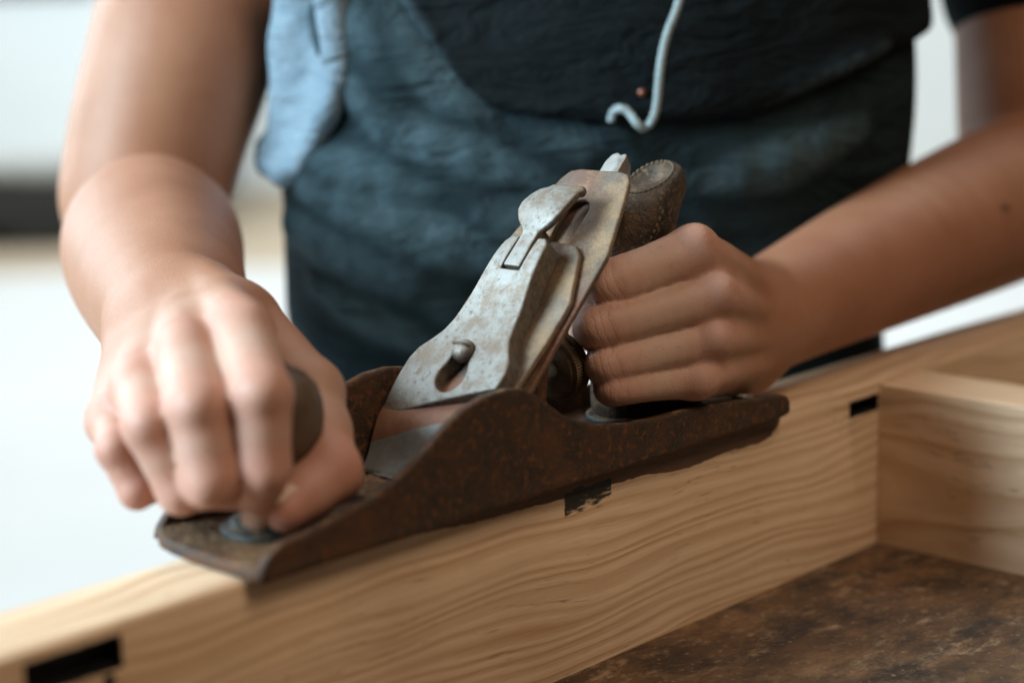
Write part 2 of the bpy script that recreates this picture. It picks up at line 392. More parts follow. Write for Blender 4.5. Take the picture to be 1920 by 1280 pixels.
def mat_bench():
    g = G('stained_bench_wood')
    lo = g.co((16, 28, 28)); mid = g.co((55, 90, 90), (4, 3, 1)); fi = g.co((150, 420, 420))
    a = g.noise(1.0, lo, 8, 0.7); b = g.noise(1.0, mid, 8, 0.75); st = g.noise(1.0, fi, 5, 0.65); sp = g.noise(260, detail=6, rough=0.8)
    c = g.ramp(a, (0.34, (0.045, 0.028, 0.018)), (0.50, (0.17, 0.088, 0.042)), (0.64, (0.30, 0.17, 0.088)))
    c = g.mix(g.ramp(b, (0.54, 0.0), (0.66, 0.85)), c, (0.50, 0.33, 0.20))
    c = g.mix(g.ramp(g.noise(1.0, g.co((26, 44, 44), (9, 7, 1)), 7, 0.72), (0.47, 0.0), (0.62, 0.9)), c, (0.026, 0.020, 0.017))
    c = g.mix(g.ramp(sp, (0.52, 0.0), (0.70, 0.6)), c, (0.020, 0.014, 0.010))
    c = g.mix(g.ramp(g.noise(330, g.co((1, 1, 1), (5, 1, 3)), 4, 0.7), (0.60, 0.0), (0.70, 0.6)), c, (0.48, 0.34, 0.22))
    c = g.mix(g.math('MULTIPLY', st, 0.4), c, (0.03, 0.02, 0.014))
    return g.out(c, g.ramp(a, (0.3, 0.5), (0.7, 0.75)), 0, g.bump(b, 0.002, 0.6, g.bump(st, 0.001, 0.6)), Specular_IOR_Level=0.35)
def mat_skin():
    g = G('skin')
    A_ = lambda n: g.n('ShaderNodeAttribute', attribute_name=n).outputs['Fac']
    a = g.noise(38, detail=5, rough=0.6); f = g.noise(900, detail=5, rough=0.7)
    c = g.ramp(a, (0.30, (0.325, 0.145, 0.078)), (0.50, (0.365, 0.170, 0.096)), (0.70, (0.40, 0.195, 0.116)))
    c = g.mix(g.ramp(g.noise(13, g.co((1, 1, 1), (3, 7, 1)), 4, 0.6), (0.42, 0.0), (0.66, 0.35)), c, (0.38, 0.155, 0.095))
    c = g.mix(A_('pale'), c, (0.60, 0.405, 0.315))
    c = g.mix(g.math('MULTIPLY', A_('flush'), 0.62), c, (0.52, 0.185, 0.125))
    c = g.mix(g.ramp(g.noise(300, detail=6, rough=0.75), (0.56, 0.0), (0.72, 0.35)), c, (0.30, 0.13, 0.08))
    c = g.mix(A_('mole'), c, (0.10, 0.040, 0.025))
    u = A_('crease_u'); m = A_('crease_m')
    wv = g.n('ShaderNodeMath', operation='SINE'); g.put(wv.inputs[0], g.math('MULTIPLY_ADD', g.noise(160, detail=4, rough=0.6), 9.0, g.math('MULTIPLY', u, 2.3)))
    ln = g.math('MULTIPLY', g.ramp(g.math('MULTIPLY_ADD', wv.outputs[0], 0.5, 0.5), (0.0, 0.0), (0.30, 0.85), (1.0, 1.0)), 1.0)
    hgt = g.math('MULTIPLY', g.math('SUBTRACT', ln, 1.0), m)
    c = g.mix(g.math('MULTIPLY', g.math('MULTIPLY', hgt, -0.12), 1.0), c, (0.25, 0.085, 0.05))
    v = g.n('ShaderNodeTexVoronoi', feature='DISTANCE_TO_EDGE'); v.inputs['Scale'].default_value = 1000; g.put(v.inputs['Vector'], g.co())
    nb = g.bump(f, 0.0005, 0.30, g.bump(g.ramp(v.outputs['Distance'], (0.0, 0.0), (0.25, 1.0)), 0.00018, 0.30))
    nb = g.bump(hgt, 0.0005, 0.26, nb)
    g.b.subsurface_method = 'RANDOM_WALK'
    return g.out(c, g.ramp(f, (0.3, 0.40), (0.7, 0.54)), 0, nb, Subsurface_Weight=0.14, Subsurface_Scale=0.005, Subsurface_Radius=(1.0, 0.38, 0.22), Specular_IOR_Level=0.38)
def mat_denim(name, dark, light, worn=(0.16, 0.23, 0.26)):
    g = G(name)
    x, y, z = g.sep(g.co())
    u = g.math('ADD', g.math('MULTIPLY', x, 0.70), g.math('MULTIPLY', y, -0.714))
    tw = g.n('ShaderNodeMath', operation='SINE'); g.put(tw.inputs[0], g.math('MULTIPLY', g.math('ADD', u, z), 3600.0))
    a = g.noise(18, detail=5, rough=0.65); f = g.noise(1.0, g.comb(g.math('MULTIPLY', u, 1400.0), 0.0, g.math('MULTIPLY', z, 180.0)), 4, 0.7)
    c = g.ramp(a, (0.30, dark), (0.72, light))
    wr = g.math('MULTIPLY', g.n('ShaderNodeAttribute', attribute_name='wear').outputs['Fac'], g.ramp(g.noise(120, detail=6, rough=0.75), (0.30, 0.35), (0.70, 1.0)))
    c = g.mix(wr, c, worn)
    c = g.mix(g.math('MULTIPLY', g.ramp(f, (0.45, 0.0), (0.8, 1.0)), 0.5), c, tuple(min(1, q * 1.7) for q in light))
    return g.out(c, 0.85, 0, g.bump(tw.outputs[0], 0.0003, 0.3, g.bump(g.noise(1.0, g.comb(g.math('MULTIPLY', u, 22.0), 0.0, g.math('MULTIPLY', z, 60.0)), 5, 0.6, 0.8), 0.012, 0.8)), Specular_IOR_Level=0.1)

CAST = mat_cast(); PAINT = mat_dark_paint(); NICKEL = mat_nickel(); LEATHER = mat_leather()
BLADE = mat_steel('blade_steel', 0.9, 0.8); CAPIRON = mat_cap_iron()
STEEL = mat_plain('dull_steel', (0.38, 0.37, 0.35), 0.42, 0.7, 0.25, 150, 0.0004)
BRASS = mat_plain('dirty_brass', (0.17, 0.115, 0.066), 0.45, 0.4, 0.4, 200, 0.0004)
KNOBWOOD = mat_plain('dark_knob_wood', (0.088, 0.052, 0.029), 0.5, 0, 0.5, 60, 0.0005)
THREAD = mat_plain('waxed_thread', (0.12, 0.083, 0.052), 0.7, 0, 0.3, 300)
SKIN = mat_skin()
NAIL = mat_plain('fingernail', (0.62, 0.42, 0.32), 0.30, 0, 0.08, 100)

# ------------------------------------------------------------------ setting: ground, paving, far wall
GZ = -0.95
def sheet(name, x0, x1, y0, y1, z, mat, parent=None, rot=0.0):
    bm = bmesh.new(); n = 8
    R_ = Matrix.Rotation(rot, 3, 'Z')
    vs = [[bm.verts.new(R_ @ Vector((x0 + (x1 - x0) * i / n, y0 + (y1 - y0) * j / n, z))) for j in range(n + 1)] for i in range(n + 1)]
    for i in range(n):
        for j in range(n): bm.faces.new((vs[i][j], vs[i + 1][j], vs[i + 1][j + 1], vs[i][j + 1]))
    return from_bm(name, bm, mat, parent)
g = G('sandy_earth'); a = g.noise(0.9, detail=8, rough=0.65)
EARTH = g.out(g.ramp(a, (0.3, (0.30, 0.235, 0.165)), (0.7, (0.46, 0.385, 0.29))), 0.9, 0, g.bump(g.noise(30, detail=6), 0.01, 0.5))
g = G('pale_concrete'); a = g.noise(1.3, detail=8, rough=0.6)
CONC = g.out(g.ramp(a, (0.3, (0.47, 0.485, 0.485)), (0.7, (0.51, 0.525, 0.525))), 0.8, 0, g.bump(g.noise(60, detail=6), 0.003, 0.4))
A45 = math.radians(44.45)           # the camera's heading; the yard lies across it
tag(sheet('ground', -60, 60, -60, 60, GZ, EARTH), kind='structure')
tag(sheet('paving', -4, 6.7, -9, 9, GZ + 0.02, CONC, rot=A45), kind='structure')

# ------------------------------------------------------------------ workbench
bench = empty('workbench', (0.3, -0.35, GZ + 0.02))
tag(bench, 'stained dark brown wooden workbench top under the pine frame', 'workbench')
BENCH = mat_bench()
def box(name, lo, hi, mat, parent, bevel=0.0):
    bm = bmesh.new(); bmesh.ops.create_cube(bm, size=1)
    lo = Vector(lo); hi = Vector(hi)
    for v in bm.verts: v.co = Vector([(lo[i] + hi[i]) / 2 + v.co[i] * (hi[i] - lo[i]) for i in range(3)])
    return from_bm(name, bm, mat, parent, True, bevel)
BT = -0.0722
box('bench_top', (-0.55, -0.85, BT - 0.045), (1.05, 0.095, BT), BENCH, bench, 0.003)
for lx in (-0.47, 0.90):
    for ly in (-0.78, 0.0):
        box('leg', (lx, ly, GZ + 0.02), (lx + 0.07, ly + 0.07, BT - 0.045), BENCH, bench, 0.003)

# ------------------------------------------------------------------ pine frame: long rail being planed, cross rail
frame = empty('wooden_frame', (0.3, 0.0245, BT))
tag(frame, 'pale pine frame of jointed boards standing on edge on the bench', 'frame')
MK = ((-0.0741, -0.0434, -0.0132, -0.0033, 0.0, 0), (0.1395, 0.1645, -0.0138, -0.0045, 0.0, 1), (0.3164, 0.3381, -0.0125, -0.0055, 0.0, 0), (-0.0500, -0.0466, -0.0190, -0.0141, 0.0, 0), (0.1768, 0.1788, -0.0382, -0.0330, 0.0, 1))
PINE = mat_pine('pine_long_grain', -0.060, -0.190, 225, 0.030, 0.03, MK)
PINE2 = mat_pine('pine_cross_rail', 0.48, -0.10, 150, 0.050, 0.02, (), 1, 1.14)
def board(name, lo, hi, mat, bev):
    """board with slightly uneven planed edges"""
    lo = Vector(lo); hi = Vector(hi); L = 0 if hi[0] - lo[0] > hi[1] - lo[1] else 1
    T = 1 - L; n = 90; bm = bmesh.new(); rows = []
    r = random.Random(name + str(lo)); ph = [r.uniform(0, 6.28) for _ in range(6)]
    for i in range(n + 1):
        t = i / n; s = lo[L] + (hi[L] - lo[L]) * t
        wv = lambda q: 0.00018 * math.sin(s * 41 + ph[q]) + 0.00012 * math.sin(s * 97 + ph[q + 1])
        b = bev * (1 + 0.5 * math.sin(s * 33 + ph[4]) * math.sin(s * 13 + ph[5]))
        c = [(lo[T], lo[2]), (hi[T], lo[2]), (hi[T] + wv(0), hi[2] - b), (hi[T] - b * .3, hi[2] - b * .3), (hi[T] - b, hi[2]),
             (lo[T] + b, hi[2]), (lo[T] + b * .3, hi[2] - b * .3), (lo[T] + wv(1), hi[2] - b)]
        ring = []
        for q in c:
            co = [0, 0, q[1]]; co[L] = s; co[T] = q[0]; ring.append(bm.verts.new(co))
        rows.append(ring)
    for i in range(n):
        for j in range(8): bm.faces.new((rows[i][j], rows[i + 1][j], rows[i + 1][(j + 1) % 8], rows[i][(j + 1) % 8]))
    bm.faces.new(rows[0]); bm.faces.new(rows[-1])
    o = from_bm(name, bm, mat, frame, True)
    m = o.modifiers.new('sharp', 'EDGE_SPLIT'); m.split_angle = math.radians(50)
    return o
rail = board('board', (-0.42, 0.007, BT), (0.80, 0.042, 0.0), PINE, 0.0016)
def recess(o, cuts):
    for lo, hi in cuts:
        bm = bmesh.new(); bmesh.ops.create_cube(bm, size=1)
        for v in bm.verts: v.co = Vector([(lo[i] + hi[i]) / 2 + v.co[i] * (hi[i] - lo[i]) for i in range(3)])
        me = bpy.data.meshes.new('cutter'); bm.to_mesh(me); bm.free(); co = bpy.data.objects.new('cutter', me); COL.objects.link(co)
        m = o.modifiers.new('slot', 'BOOLEAN'); m.object = co; m.operation = 'DIFFERENCE'; m.solver = 'EXACT'
        o.modifiers.move(len(o.modifiers) - 1, 0)
        bpy.context.view_layer.update()
        dg = bpy.context.evaluated_depsgraph_get()
        sp_ = o.modifiers.get('sharp'); sp_.show_viewport = False; bpy.context.view_layer.update(); dg.update()
        new = bpy.data.meshes.new_from_object(o.evaluated_get(dg)); sp_.show_viewport = True
        o.modifiers.remove(m); o.data = new; bpy.data.objects.remove(co)
off_ = frame.location
recess(rail, [((-0.0735, 0.0, -0.0125), (-0.0440, 0.014, -0.0040)), ((0.3170, 0.0, -0.0118), (0.3375, 0.014, -0.0062))])
board('board', (0.3385, -0.60, BT), (0.3735, 0.0066, -0.0015), PINE2, 0.0022)

# ------------------------------------------------------------------ hand plane (millimetres; x toe to heel, y across, z up)
plane = empty('hand_plane', (0.13, 0.031, 0.0003))
tag(plane, 'old rusty iron bench plane with leather wrapped rear handle on the pine rail', 'hand plane')
Z0 = 0.3
prof = [(0.6, 1.2), (2, 5.0), (5, 8.4), (10, 10.6), (18, 11.4), (34, 13.9), (47, 16.6), (59, 21), (66, 25), (71, 28), (79, 33.2), (86, 36.6), (95.5, 39),
        (106, 39.5), (114, 38.2), (119, 35.8), (125, 31.4), (133, 25.6), (141, 21.8), (152, 18.4), (165, 16.2), (179, 15.0), (203, 14.4),
        (229, 12.3), (250, 10.0), (258, 9.4), (263, 8.0), (265, 5.0), (265, 1.0), (262, 0.0), (3, 0.0)]
XZ = ((0, 0, Z0), (1, 0, 0), (0, 0, 1), (0, 1, 0))
XY = ((0, 0, Z0), (1, 0, 0), (0, 1, 0), (0, 0, 1))
toe = [(0.0, 2.5), (-0.4, 16), (-0.6, 31), (0.2, 44), (2.0, 53), (5.5, 58.5), (10, 61.4), (16, 62), (258, 62), (262, 60.5), (265, 56), (265, 5), (263, 1.5), (259, 0), (3, 0), (1, .8)]
def toe_slope(u, v): return np.where(u < 16, (16 - u) * 0.10, 0) * 0
sole = ext(XY, toe, 0.0, 4.6, 1.6)
mouth = boxn((82, 8, -3), (90, 54, 12), 0.5)
wall_n = ext(XZ, prof, 0.0, 3.6, 0.9); wall_f = ext(XZ, [(x + (5 if x < 12 else 0), z) for x, z in prof], 58.4, 62.0, 0.9)
bridge = boxn((62, 2.5, 2), (80, 59.5, 9.5), 1.5)
knob_seat = U(1.2, cap((30, 31, 3), (30, 31, 6.2), 14.5, 13.0), cap((30, 31, 5), (30, 31, 8.0), 10.5))
heel_seat = cap((196, 31, 3), (236, 31, 3), 15.0, 13.0, (0, 0, 1), 2.0)
heel_lip = boxn((196, 18, 2), (236, 44, 8.5), 3)
cast = CUT(0.4, U(1.6, U(0.8, sole, wall_n, wall_f), bridge, heel_lip), mouth)
me, _ = mesh_sdf('body', cast, 0.62)
link('body', me, CAST, plane)
# stepped boss under the knob: real lathe
def lathe(name, prof, cx, cy, mat, parent, seg=48, knurl=None, axis=None):
    bm = bmesh.new(); rows = []
    for r, z in prof:
        rows.append([bm.verts.new(mm((cx + r * math.cos(2 * math.pi * i / seg), cy + r * math.sin(2 * math.pi * i / seg), z))) for i in range(seg)])
    for a, b in zip(rows, rows[1:]):
        for i in range(seg): bm.faces.new((a[i], a[(i + 1) % seg], b[(i + 1) % seg], b[i]))
    bm.faces.new(rows[0]); bm.faces.new(rows[-1])
    if axis: bmesh.ops.transform(bm, matrix=axis, verts=bm.verts)
    return from_bm(name, bm, mat, parent, True)
lathe('knob_boss', [(16.5, 4.4), (16.3, 6.2), (15.2, 6.9), (13.4, 7.0), (13.0, 8.6), (12.2, 9.3), (9.5, 9.4), (9.3, 10.6), (8.0, 11.0), (4, 11.0)], 30, 31, PAINT, plane)
# turned front knob
lathe('front_knob', [(7.6, 10.9), (8.2, 11.6), (8.0, 14), (7.4, 18), (8.2, 22), (11.0, 26), (14.0, 30), (15.9, 35), (16.5, 40), (16.2, 45), (14.6, 50), (11.0, 54), (7, 56), (6.4, 56.4), (6.2, 55.6), (3, 55.4)], 32, 31, KNOBWOOD, plane)
lathe('knob_nut', [(5.6, 55.5), (5.6, 57.2), (4.8, 58), (1, 58.3)], 32, 31, BRASS, plane, 32)

# the slope the iron lies on
c45 = math.sqrt(0.5)
BO = np.array((90.06, 0, Z0)); BS = np.array((c45, 0, c45)); BN = np.array((-c45, 0, c45))
FR = (BO, BS, (0, 1, 0), BN)
def bp(s, y, n): return Vector(BO + BS * s + BN * n + np.array((0, y, 0)))
# frog: the iron bed
frog = [(94, 5), (142, 53), (145, 54), (147, 50), (142, 40), (140, 28), (144, 13), (150, 7), (150, 4), (94, 4)]
me, _ = mesh_sdf('frog', U(1.0, ext(XZ, frog, 14.0, 48.0, 1.0), boxn((138, 24, 5), (154, 38, 22), 2)), 0.8); link('frog', me, CAST, plane)
# iron with clipped, rounded top and long slot
def slot(x0, x1, yc, r):
    return lambda u, v: np.sqrt((u - np.clip(u, x0, x1)) ** 2 + (v - yc) ** 2) - r
bl = [(1, 5.5), (105, 5.5), (131, 12.3), (138, 14.6), (141.5, 17.2), (142.6, 21), (142.6, 41), (141.5, 45), (138, 47.6), (131, 49.8), (105, 56.5), (1, 56.5)]
me, _ = mesh_sdf('blade', ext(FR, bl, 0.0, 2.2, 0.45, (slot(55, 123.5, 31, 5.3),)), 0.55); link('blade', me, BLADE, plane)
# packing under the slot: top of the adjusting yoke, seen through it
me, _ = mesh_sdf('slot_plate', ext(FR, [(70, 23), (129, 23), (132, 27), (132, 36), (129, 39), (70, 39)], -4.2, -1.4, 0.5), 0.7); link('yoke_plate', me, BLADE, plane)
# cap iron: bowed nose
def bow_ci(u, v): return 6.4 * np.exp(-((u - 24) / 13.0) ** 2) + 2.4 * np.exp(-((u - 45) / 20.0) ** 2)
ci = [(4, 6.0), (46, 6.2), (83, 7.4), (88, 9.5), (103, 15.4), (107, 19.5), (107.5, 31), (107, 43), (103, 47), (88, 53), (83, 54.8), (46, 56), (4, 56.2)]
me, _ = mesh_sdf('cap_iron', ext(FR, ci, 2.3, 4.7, 0.5, (slot(62, 101, 31, 4.0),), bow_ci), 0.55); link('cap_iron', me, CAPIRON, plane)
# lever cap: skewed lower edge, waist, key hole, recess for the cam
lc_half = [(46, 23.8), (51, 22.4), (56, 18.6), (60, 16.2), (66, 14.6), (74, 13.4), (84, 12.0), (94, 11.0), (99, 10.2), (101.6, 8.0)]
YC = 31.6
lc = [(22.0, YC + 24), (40.0, YC - 23.4)] + [(s, YC - h) for s, h in lc_half] + [(s, YC + h) for s, h in lc_half[::-1]]
def keyhole(u, v):
    a = np.sqrt((u - 41.8) ** 2 + (v - 31.0) ** 2) - 6.3
    b = slot(42, 51, 31.6, 4.4)(u, v)
    return smin(a, b, 2.5)
def bow_lc(u, v): return 1.6 * np.exp(-((u - 92) / 14.0) ** 2) - 1.2 * np.exp(-((u - 68) / 14.0) ** 2) - 3.2 * np.clip((40 - u) / 18, 0, 1) ** 2
shell = ext(FR, lc, 4.4, 14.0, 0.9, (keyhole,), bow_lc)
pocket = Node(lambda P, bl, bh: ext(FR, [(87, 27.0), (108, 27.0), (108, 36.2), (87, 36.2)], 8.0, 22.0, 0.3)(P), *[f(np.array([bp(s, y, n) for s in (87, 108) for y in (27, 37) for n in (8, 22)]), 0) for f in (np.min, np.max)])
under = ext(FR, [(20, 2), (60, 12), (90, 24), (90, 40), (60, 50), (20, 62)], 0.0, 7.0, 0.5)
me, _ = mesh_sdf('lever_cap', CUT(0.5, shell, pocket), 0.5); link('lever_cap', me, NICKEL, plane)
# cam lever: stem in the pocket, spoon shaped paddle with a curled lip
st = ext(FR, [(88.3, 27.7), (103.5, 28.1), (103.5, 35.1), (88.3, 35.5)], 9.0, 15.6, 0.5)
def bow_pd(u, v): return 2.2 * np.exp(-((u - 113) / 7.0) ** 2) - 0.0011 * np.clip(u - 117, 0, 20) ** 3 * 3 - 0.010 * (v - 32.5) ** 2
pd = [(103.0, 28.6), (105, 26.8), (108, 24.0), (112, 22.2), (117, 21.8), (122, 22.2), (125.5, 23.0), (126.6, 26), (126.6, 33), (125.8, 37.5), (123.6, 41.0), (120, 43.0), (116, 43.8), (111.5, 43.0), (108, 40.8), (105, 37.6), (103.0, 35.2)]
lip = U(0.8, *[cap(bp(125.2, 23.6, 11.6), bp(125.2, 36.0, 11.6), 2.0)])
paddle = ext(FR, pd, 12.6, 15.4, 0.9, (), bow_pd)
neck = ext(FR, [(99, 28.6), (106, 28.0), (106, 36.0), (99, 35.2)], 7.2, 14.6, 0.7)
me, _ = mesh_sdf('cam_lever', U(1.2, st, neck, paddle, lip), 0.45); link('cam_lever', me, NICKEL, plane)
# domed cap screw with its slot
bm = bmesh.new(); rows = []
for r, n in [(4.2, 12.6), (4.2, 14.4), (3.9, 15.4), (3.1, 16.3), (1.9, 16.9), (0.6, 17.1)]:
    rows.append([bm.verts.new(bp(52.2 + r * math.cos(2 * math.pi * i / 32), 31.8 + r * math.sin(2 * math.pi * i / 32), n) * 0.001) for i in range(32)])
for a, b in zip(rows, rows[1:]):
    for i in range(32): bm.faces.new((a[i], a[(i + 1) % 32], b[(i + 1) % 32], b[i]))
bm.faces.new(rows[-1]); bm.faces.new(rows[0])
screw = from_bm('cap_screw', bm, NICKEL, plane)
def prism(name, pts8, mat, parent, bevel=0):
    bm = bmesh.new(); v = [bm.verts.new(Vector(p) * 0.001) for p in pts8]
    for f in ((0, 1, 2, 3), (4, 5, 6, 7), (0, 1, 5, 4), (1, 2, 6, 5), (2, 3, 7, 6), (3, 0, 4, 7)): bm.faces.new([v[i] for i in f])
    return from_bm(name, bm, mat, parent, True, bevel)
sl = [bp(s, y, n) for n in (15.2, 17.25) for s, y in ((52.8, 28.1), (53.7, 28.1), (53.7, 35.5), (52.8, 35.5))]
prism('screw_slot', sl, KNOBWOOD, screw)
# lateral adjusting lever: folded tip above the iron
lt = U(1.0, ext(FR, [(133, 27.5), (149, 27.5), (152.5, 28.8), (153.6, 31), (152.5, 33.2), (149, 34.5), (133, 34.5)], -2.6, -0.6, 0.7),
       ext((BO + np.array((0, 27.2, 0)), BS, BN, (0, -1, 0)), [(136, -0.8), (153.2, -0.8), (151.5, -6), (147, -9.5), (138, -10)], -1.2, 1.0, 0.6))
me, _ = mesh_sdf('lateral_lever', lt, 0.5); link('lateral_lever', me, STEEL, plane)
# knurled depth wheel on its stud (axis along the plane)
AX = Matrix.Translation(mm((164.5, 31, 33.5))) @ Matrix.Rotation(math.radians(90 - 8), 4, 'Y')
bm = bmesh.new(); seg = 144; rows = []
for r, z in [(3, -4.4), (9.6, -4.4), (10.2, -4.0), (11.9, -3.6), (11.9, -0.5), (11.2, -0.2), (11.2, 0.2), (11.9, 0.5), (11.9, 3.4), (11.2, 4.0), (9.0, 4.0), (8.2, 2.6), (4.2, 2.6), (4.0, 5.2), (1, 5.2)]:
    rows.append([bm.verts.new(mm(((r + (0.30 if (i % 2 and r > 11.5) else 0)) * math.cos(2 * math.pi * i / seg), (r + (0.30 if (i % 2 and r > 11.5) else 0)) * math.sin(2 * math.pi * i / seg), z))) for i in range(seg)])
for a, b in zip(rows, rows[1:]):
    for i in range(seg): bm.faces.new((a[i], a[(i + 1) % seg], b[(i + 1) % seg], b[i]))
bm.faces.new(rows[0]); bm.faces.new(rows[-1])
bmesh.ops.transform(bm, matrix=AX, verts=bm.verts)
wh = from_bm('depth_wheel', bm, BRASS, plane, False)
bm = bmesh.new(); bmesh.ops.create_cone(bm, cap_ends=True, segments=24, radius1=0.0032, radius2=0.0032, depth=0.030, matrix=AX @ Matrix.Translation((0, 0, -0.012)))
from_bm('wheel_stud', bm, STEEL, wh)
# rear handle, leather wrapped: leaning grip with a horn, flat padded top
FY = (0, 1, 0)
tote = U(7, cap((206, 31, 14), (203, 31, 32), 17.5, 15.0, FY, 1.3), cap((203, 31, 32), (206, 31, 60), 15.0, 13.5, FY, 1.2), cap((206, 31, 60), (211, 31, 80), 13.5, 13.0, FY, 1.28),
         cap((211, 31, 80), (219, 31, 94), 13.0, 11.5, FY, 1.25), cap((212, 31, 84), (224, 31, 94), 12.0, 9.5, FY, 1.1),
         cap((206, 31, 16), (222, 31, 16), 16.5, 15.0, FY, 1.25))
tn = np.array((-0.42, -0.10, 0.90)); tn = tn / np.linalg.norm(tn)
topcut = Node(lambda P, bl, bh: (94.0 - 0.0 + 0 * P[..., 0]) * 0 + 0.0 - ((P - np.array((217, 31, 97.5), np.float32)) @ tn.astype(np.float32)), (150, 0, 60), (260, 62, 130))
botcut = Node(lambda P, bl, bh: P[..., 2] - 9.0, (150, 0, -40), (260, 62, 9))
tote = CUT(3.0, tote, topcut)
tote = CUT(1.0, tote, botcut)
dish = ball((215, 31, 103), 8.0)
tote = CUT(3.0, tote, dish)
me, _ = mesh_sdf('rear_handle', tote, 0.9); handle = link('rear_handle', me, LEATHER, plane)
me, _ = mesh_sdf('handle_base', U(1, cap((203, 31, 7.0), (224, 31, 7.0), 18.5, 16.5, FY, 1.2)), 0.9)
hb = INT(1.0, cap((203, 31, 7.0), (224, 31, 7.0), 18.5, 16.5, FY, 1.2), Node(lambda P, bl, bh: np.abs(P[..., 2] - 7.2) - 2.6, (0, 0, 0), (300, 62, 20)))
me, _ = mesh_sdf('handle_base', hb, 0.8); link('handle_base', me, PAINT, plane)
# stitches: along the rim of the padded top and down the near seam
def project(node, p, d, n=60):
    """walk from p along d to the surface of node"""
    p = np.array(p, float); d = np.array(d, float); d = d / np.linalg.norm(d)
    for _ in range(n):
        s = float(node(p[None].astype(np.float32))[0])
        if abs(s) < 0.03: break
        p = p + d * s * 0.8
    return p
def capsule_bm(bm, a, b, r, seg=6):
    a = Vector(a); b = Vector(b); d = (b - a); q = d.to_track_quat('Z', 'Y'); L = d.length
    rows = []
    for rr, z in ((r * .45, -r * .5), (r, 0.1 * L), (r, 0.9 * L), (r * .45, L + r * .5)):
        rows.append([bm.verts.new((a + q @ Vector((rr * math.cos(2 * math.pi * i / seg), rr * math.sin(2 * math.pi * i / seg), z))) * 0.001) for i in range(seg)])
    for x, y in zip(rows, rows[1:]):
        for i in range(seg): bm.faces.new((x[i], x[(i + 1) % seg], y[(i + 1) % seg], y[i]))
    bm.faces.new(rows[0]); bm.faces.new(rows[-1])
def stitch(p0, p1, out):
    a = project(tote, np.array(p0) + np.array(out) * 30, -np.array(out)); b = project(tote, np.array(p1) + np.array(out) * 30, -np.array(out))
    bm = bmesh.new(); capsule_bm(bm, a + np.array(out) * 0.1, b + np.array(out) * 0.1, 0.6)
    from_bm('stitch', bm, THREAD, handle)
u1 = np.cross(tn, (0, 1, 0)); u1 /= np.linalg.norm(u1); u2 = np.cross(tn, u1)
for i in range(30):
    t0 = 2 * math.pi * i / 30; t1 = t0 + 0.11
    q = lambda t: np.array((218.0, 31, 95)) + u1 * 11.6 * math.cos(t) + u2 * 7.8 * math.sin(t)
    stitch(q(t0), q(t1), tn)
for i in range(11):
    s0 = i / 11; q = lambda s: np.array((199 + 12 * s, 25 - 6 * s, 62 + 25 * s))
    stitch(q(s0), q(s0 + 0.055), np.array((-0.72, -0.69, 0.05)))

# ------------------------------------------------------------------ sawdust lying on the plane
def grains(name, spots, n, label):
    vs, fs = [], []
    tet = np.array([(1, 1, 1), (1, -1, -1), (-1, 1, -1), (-1, -1, 1)], float)
    for _ in range(n):
        s = spots[rng.integers(len(spots))]
        p = np.array(s[0]) + rng.normal(size=3) * np.array(s[1]); p[2] = s[0][2] + abs(rng.normal()) * s[1][2]
        if not (1.0 < p[0] < 262 and 4.5 < p[1] < 57.5): continue
        if (p[0] - 30) ** 2 + (p[1] - 31) ** 2 < 290 and p[2] < 8: continue
        A_ = rng.normal(size=(3, 3)); Q, _r2 = np.linalg.qr(A_)
        sz = rng.uniform(0.07, 0.19) * np.array((1.6, 0.9, 0.5))
        k = len(vs); vs += list((tet * sz) @ Q.T + p); fs += [(k, k + 1, k + 2), (k, k + 3, k + 1), (k, k + 2, k + 3), (k + 1, k + 3, k + 2)]
    me = bpy.data.meshes.new(name); me.from_pydata([tuple(np.array(v) * 0.001) for v in vs], [], fs)
    o = link(name, me, mat_plain('sawdust_grain', (0.40, 0.25, 0.13), 0.8, 0, 0.35, 900), None, False)
    tag(o, label, 'sawdust', None, 'stuff')
grains('sawdust', [((12, 22, 5.2), (7, 10, .5)), ((8, 44, 5.2), (5, 8, .5)), ((18, 12, 5.2), (9, 6, .4)), ((44, 22, 5.2), (8, 14, .4)), ((71, 32, 10.1), (5, 15, .7)), ((70, 45, 10.1), (5, 9, .7)), ((178, 30, 5.2), (9, 12, .4))], 5000,
       'fine tan sawdust scattered over the toe and throat of the plane')

# ------------------------------------------------------------------ person leaning over the bench (millimetres)
FWD = np.array((0.7138, 0.7003, 0.0)); RGT = np.array((0.7003, -0.7138, 0.0)); UP = np.array((0, 0, 1.0))
V = lambda *a: np.array(a, float)
person = empty('person', (0.46, 0.42, GZ + 0.02))
tag(person, 'person in dark denim shirt and jeans pushing the plane with both hands', 'person')

def finger(pts, rs, k=2.0, bumps=True):
    ns = [cap(pts[i], pts[i + 1], rs[i], rs[i + 1]) for i in range(len(pts) - 1)]
    return U(k, *ns)
def limb(pts, rs, n=7, k=2.0):
    """smoothly tapering limb through the points"""
    P_ = np.array([np.append(p, r) for p, r in zip(pts, rs)]); P_ = np.vstack([2 * P_[0] - P_[1], P_, 2 * P_[-1] - P_[-2]]); o = []
    for i in range(1, len(P_) - 2):
        a, b, c, d = P_[i - 1:i + 3]
        for j in range(n):
            t = j / n; o.append(.5 * (2 * b + (c - a) * t + (2 * a - 5 * b + 4 * c - d) * t * t + (3 * b - a - 3 * c + d) * t ** 3))
    o.append(P_[-2])
    return U(k, *[cap(o[i][:3], o[i + 1][:3], o[i][3], o[i + 1][3]) for i in range(len(o) - 1)])
def lerp(a, b, t): return np.array(a) * (1 - t) + np.array(b) * t

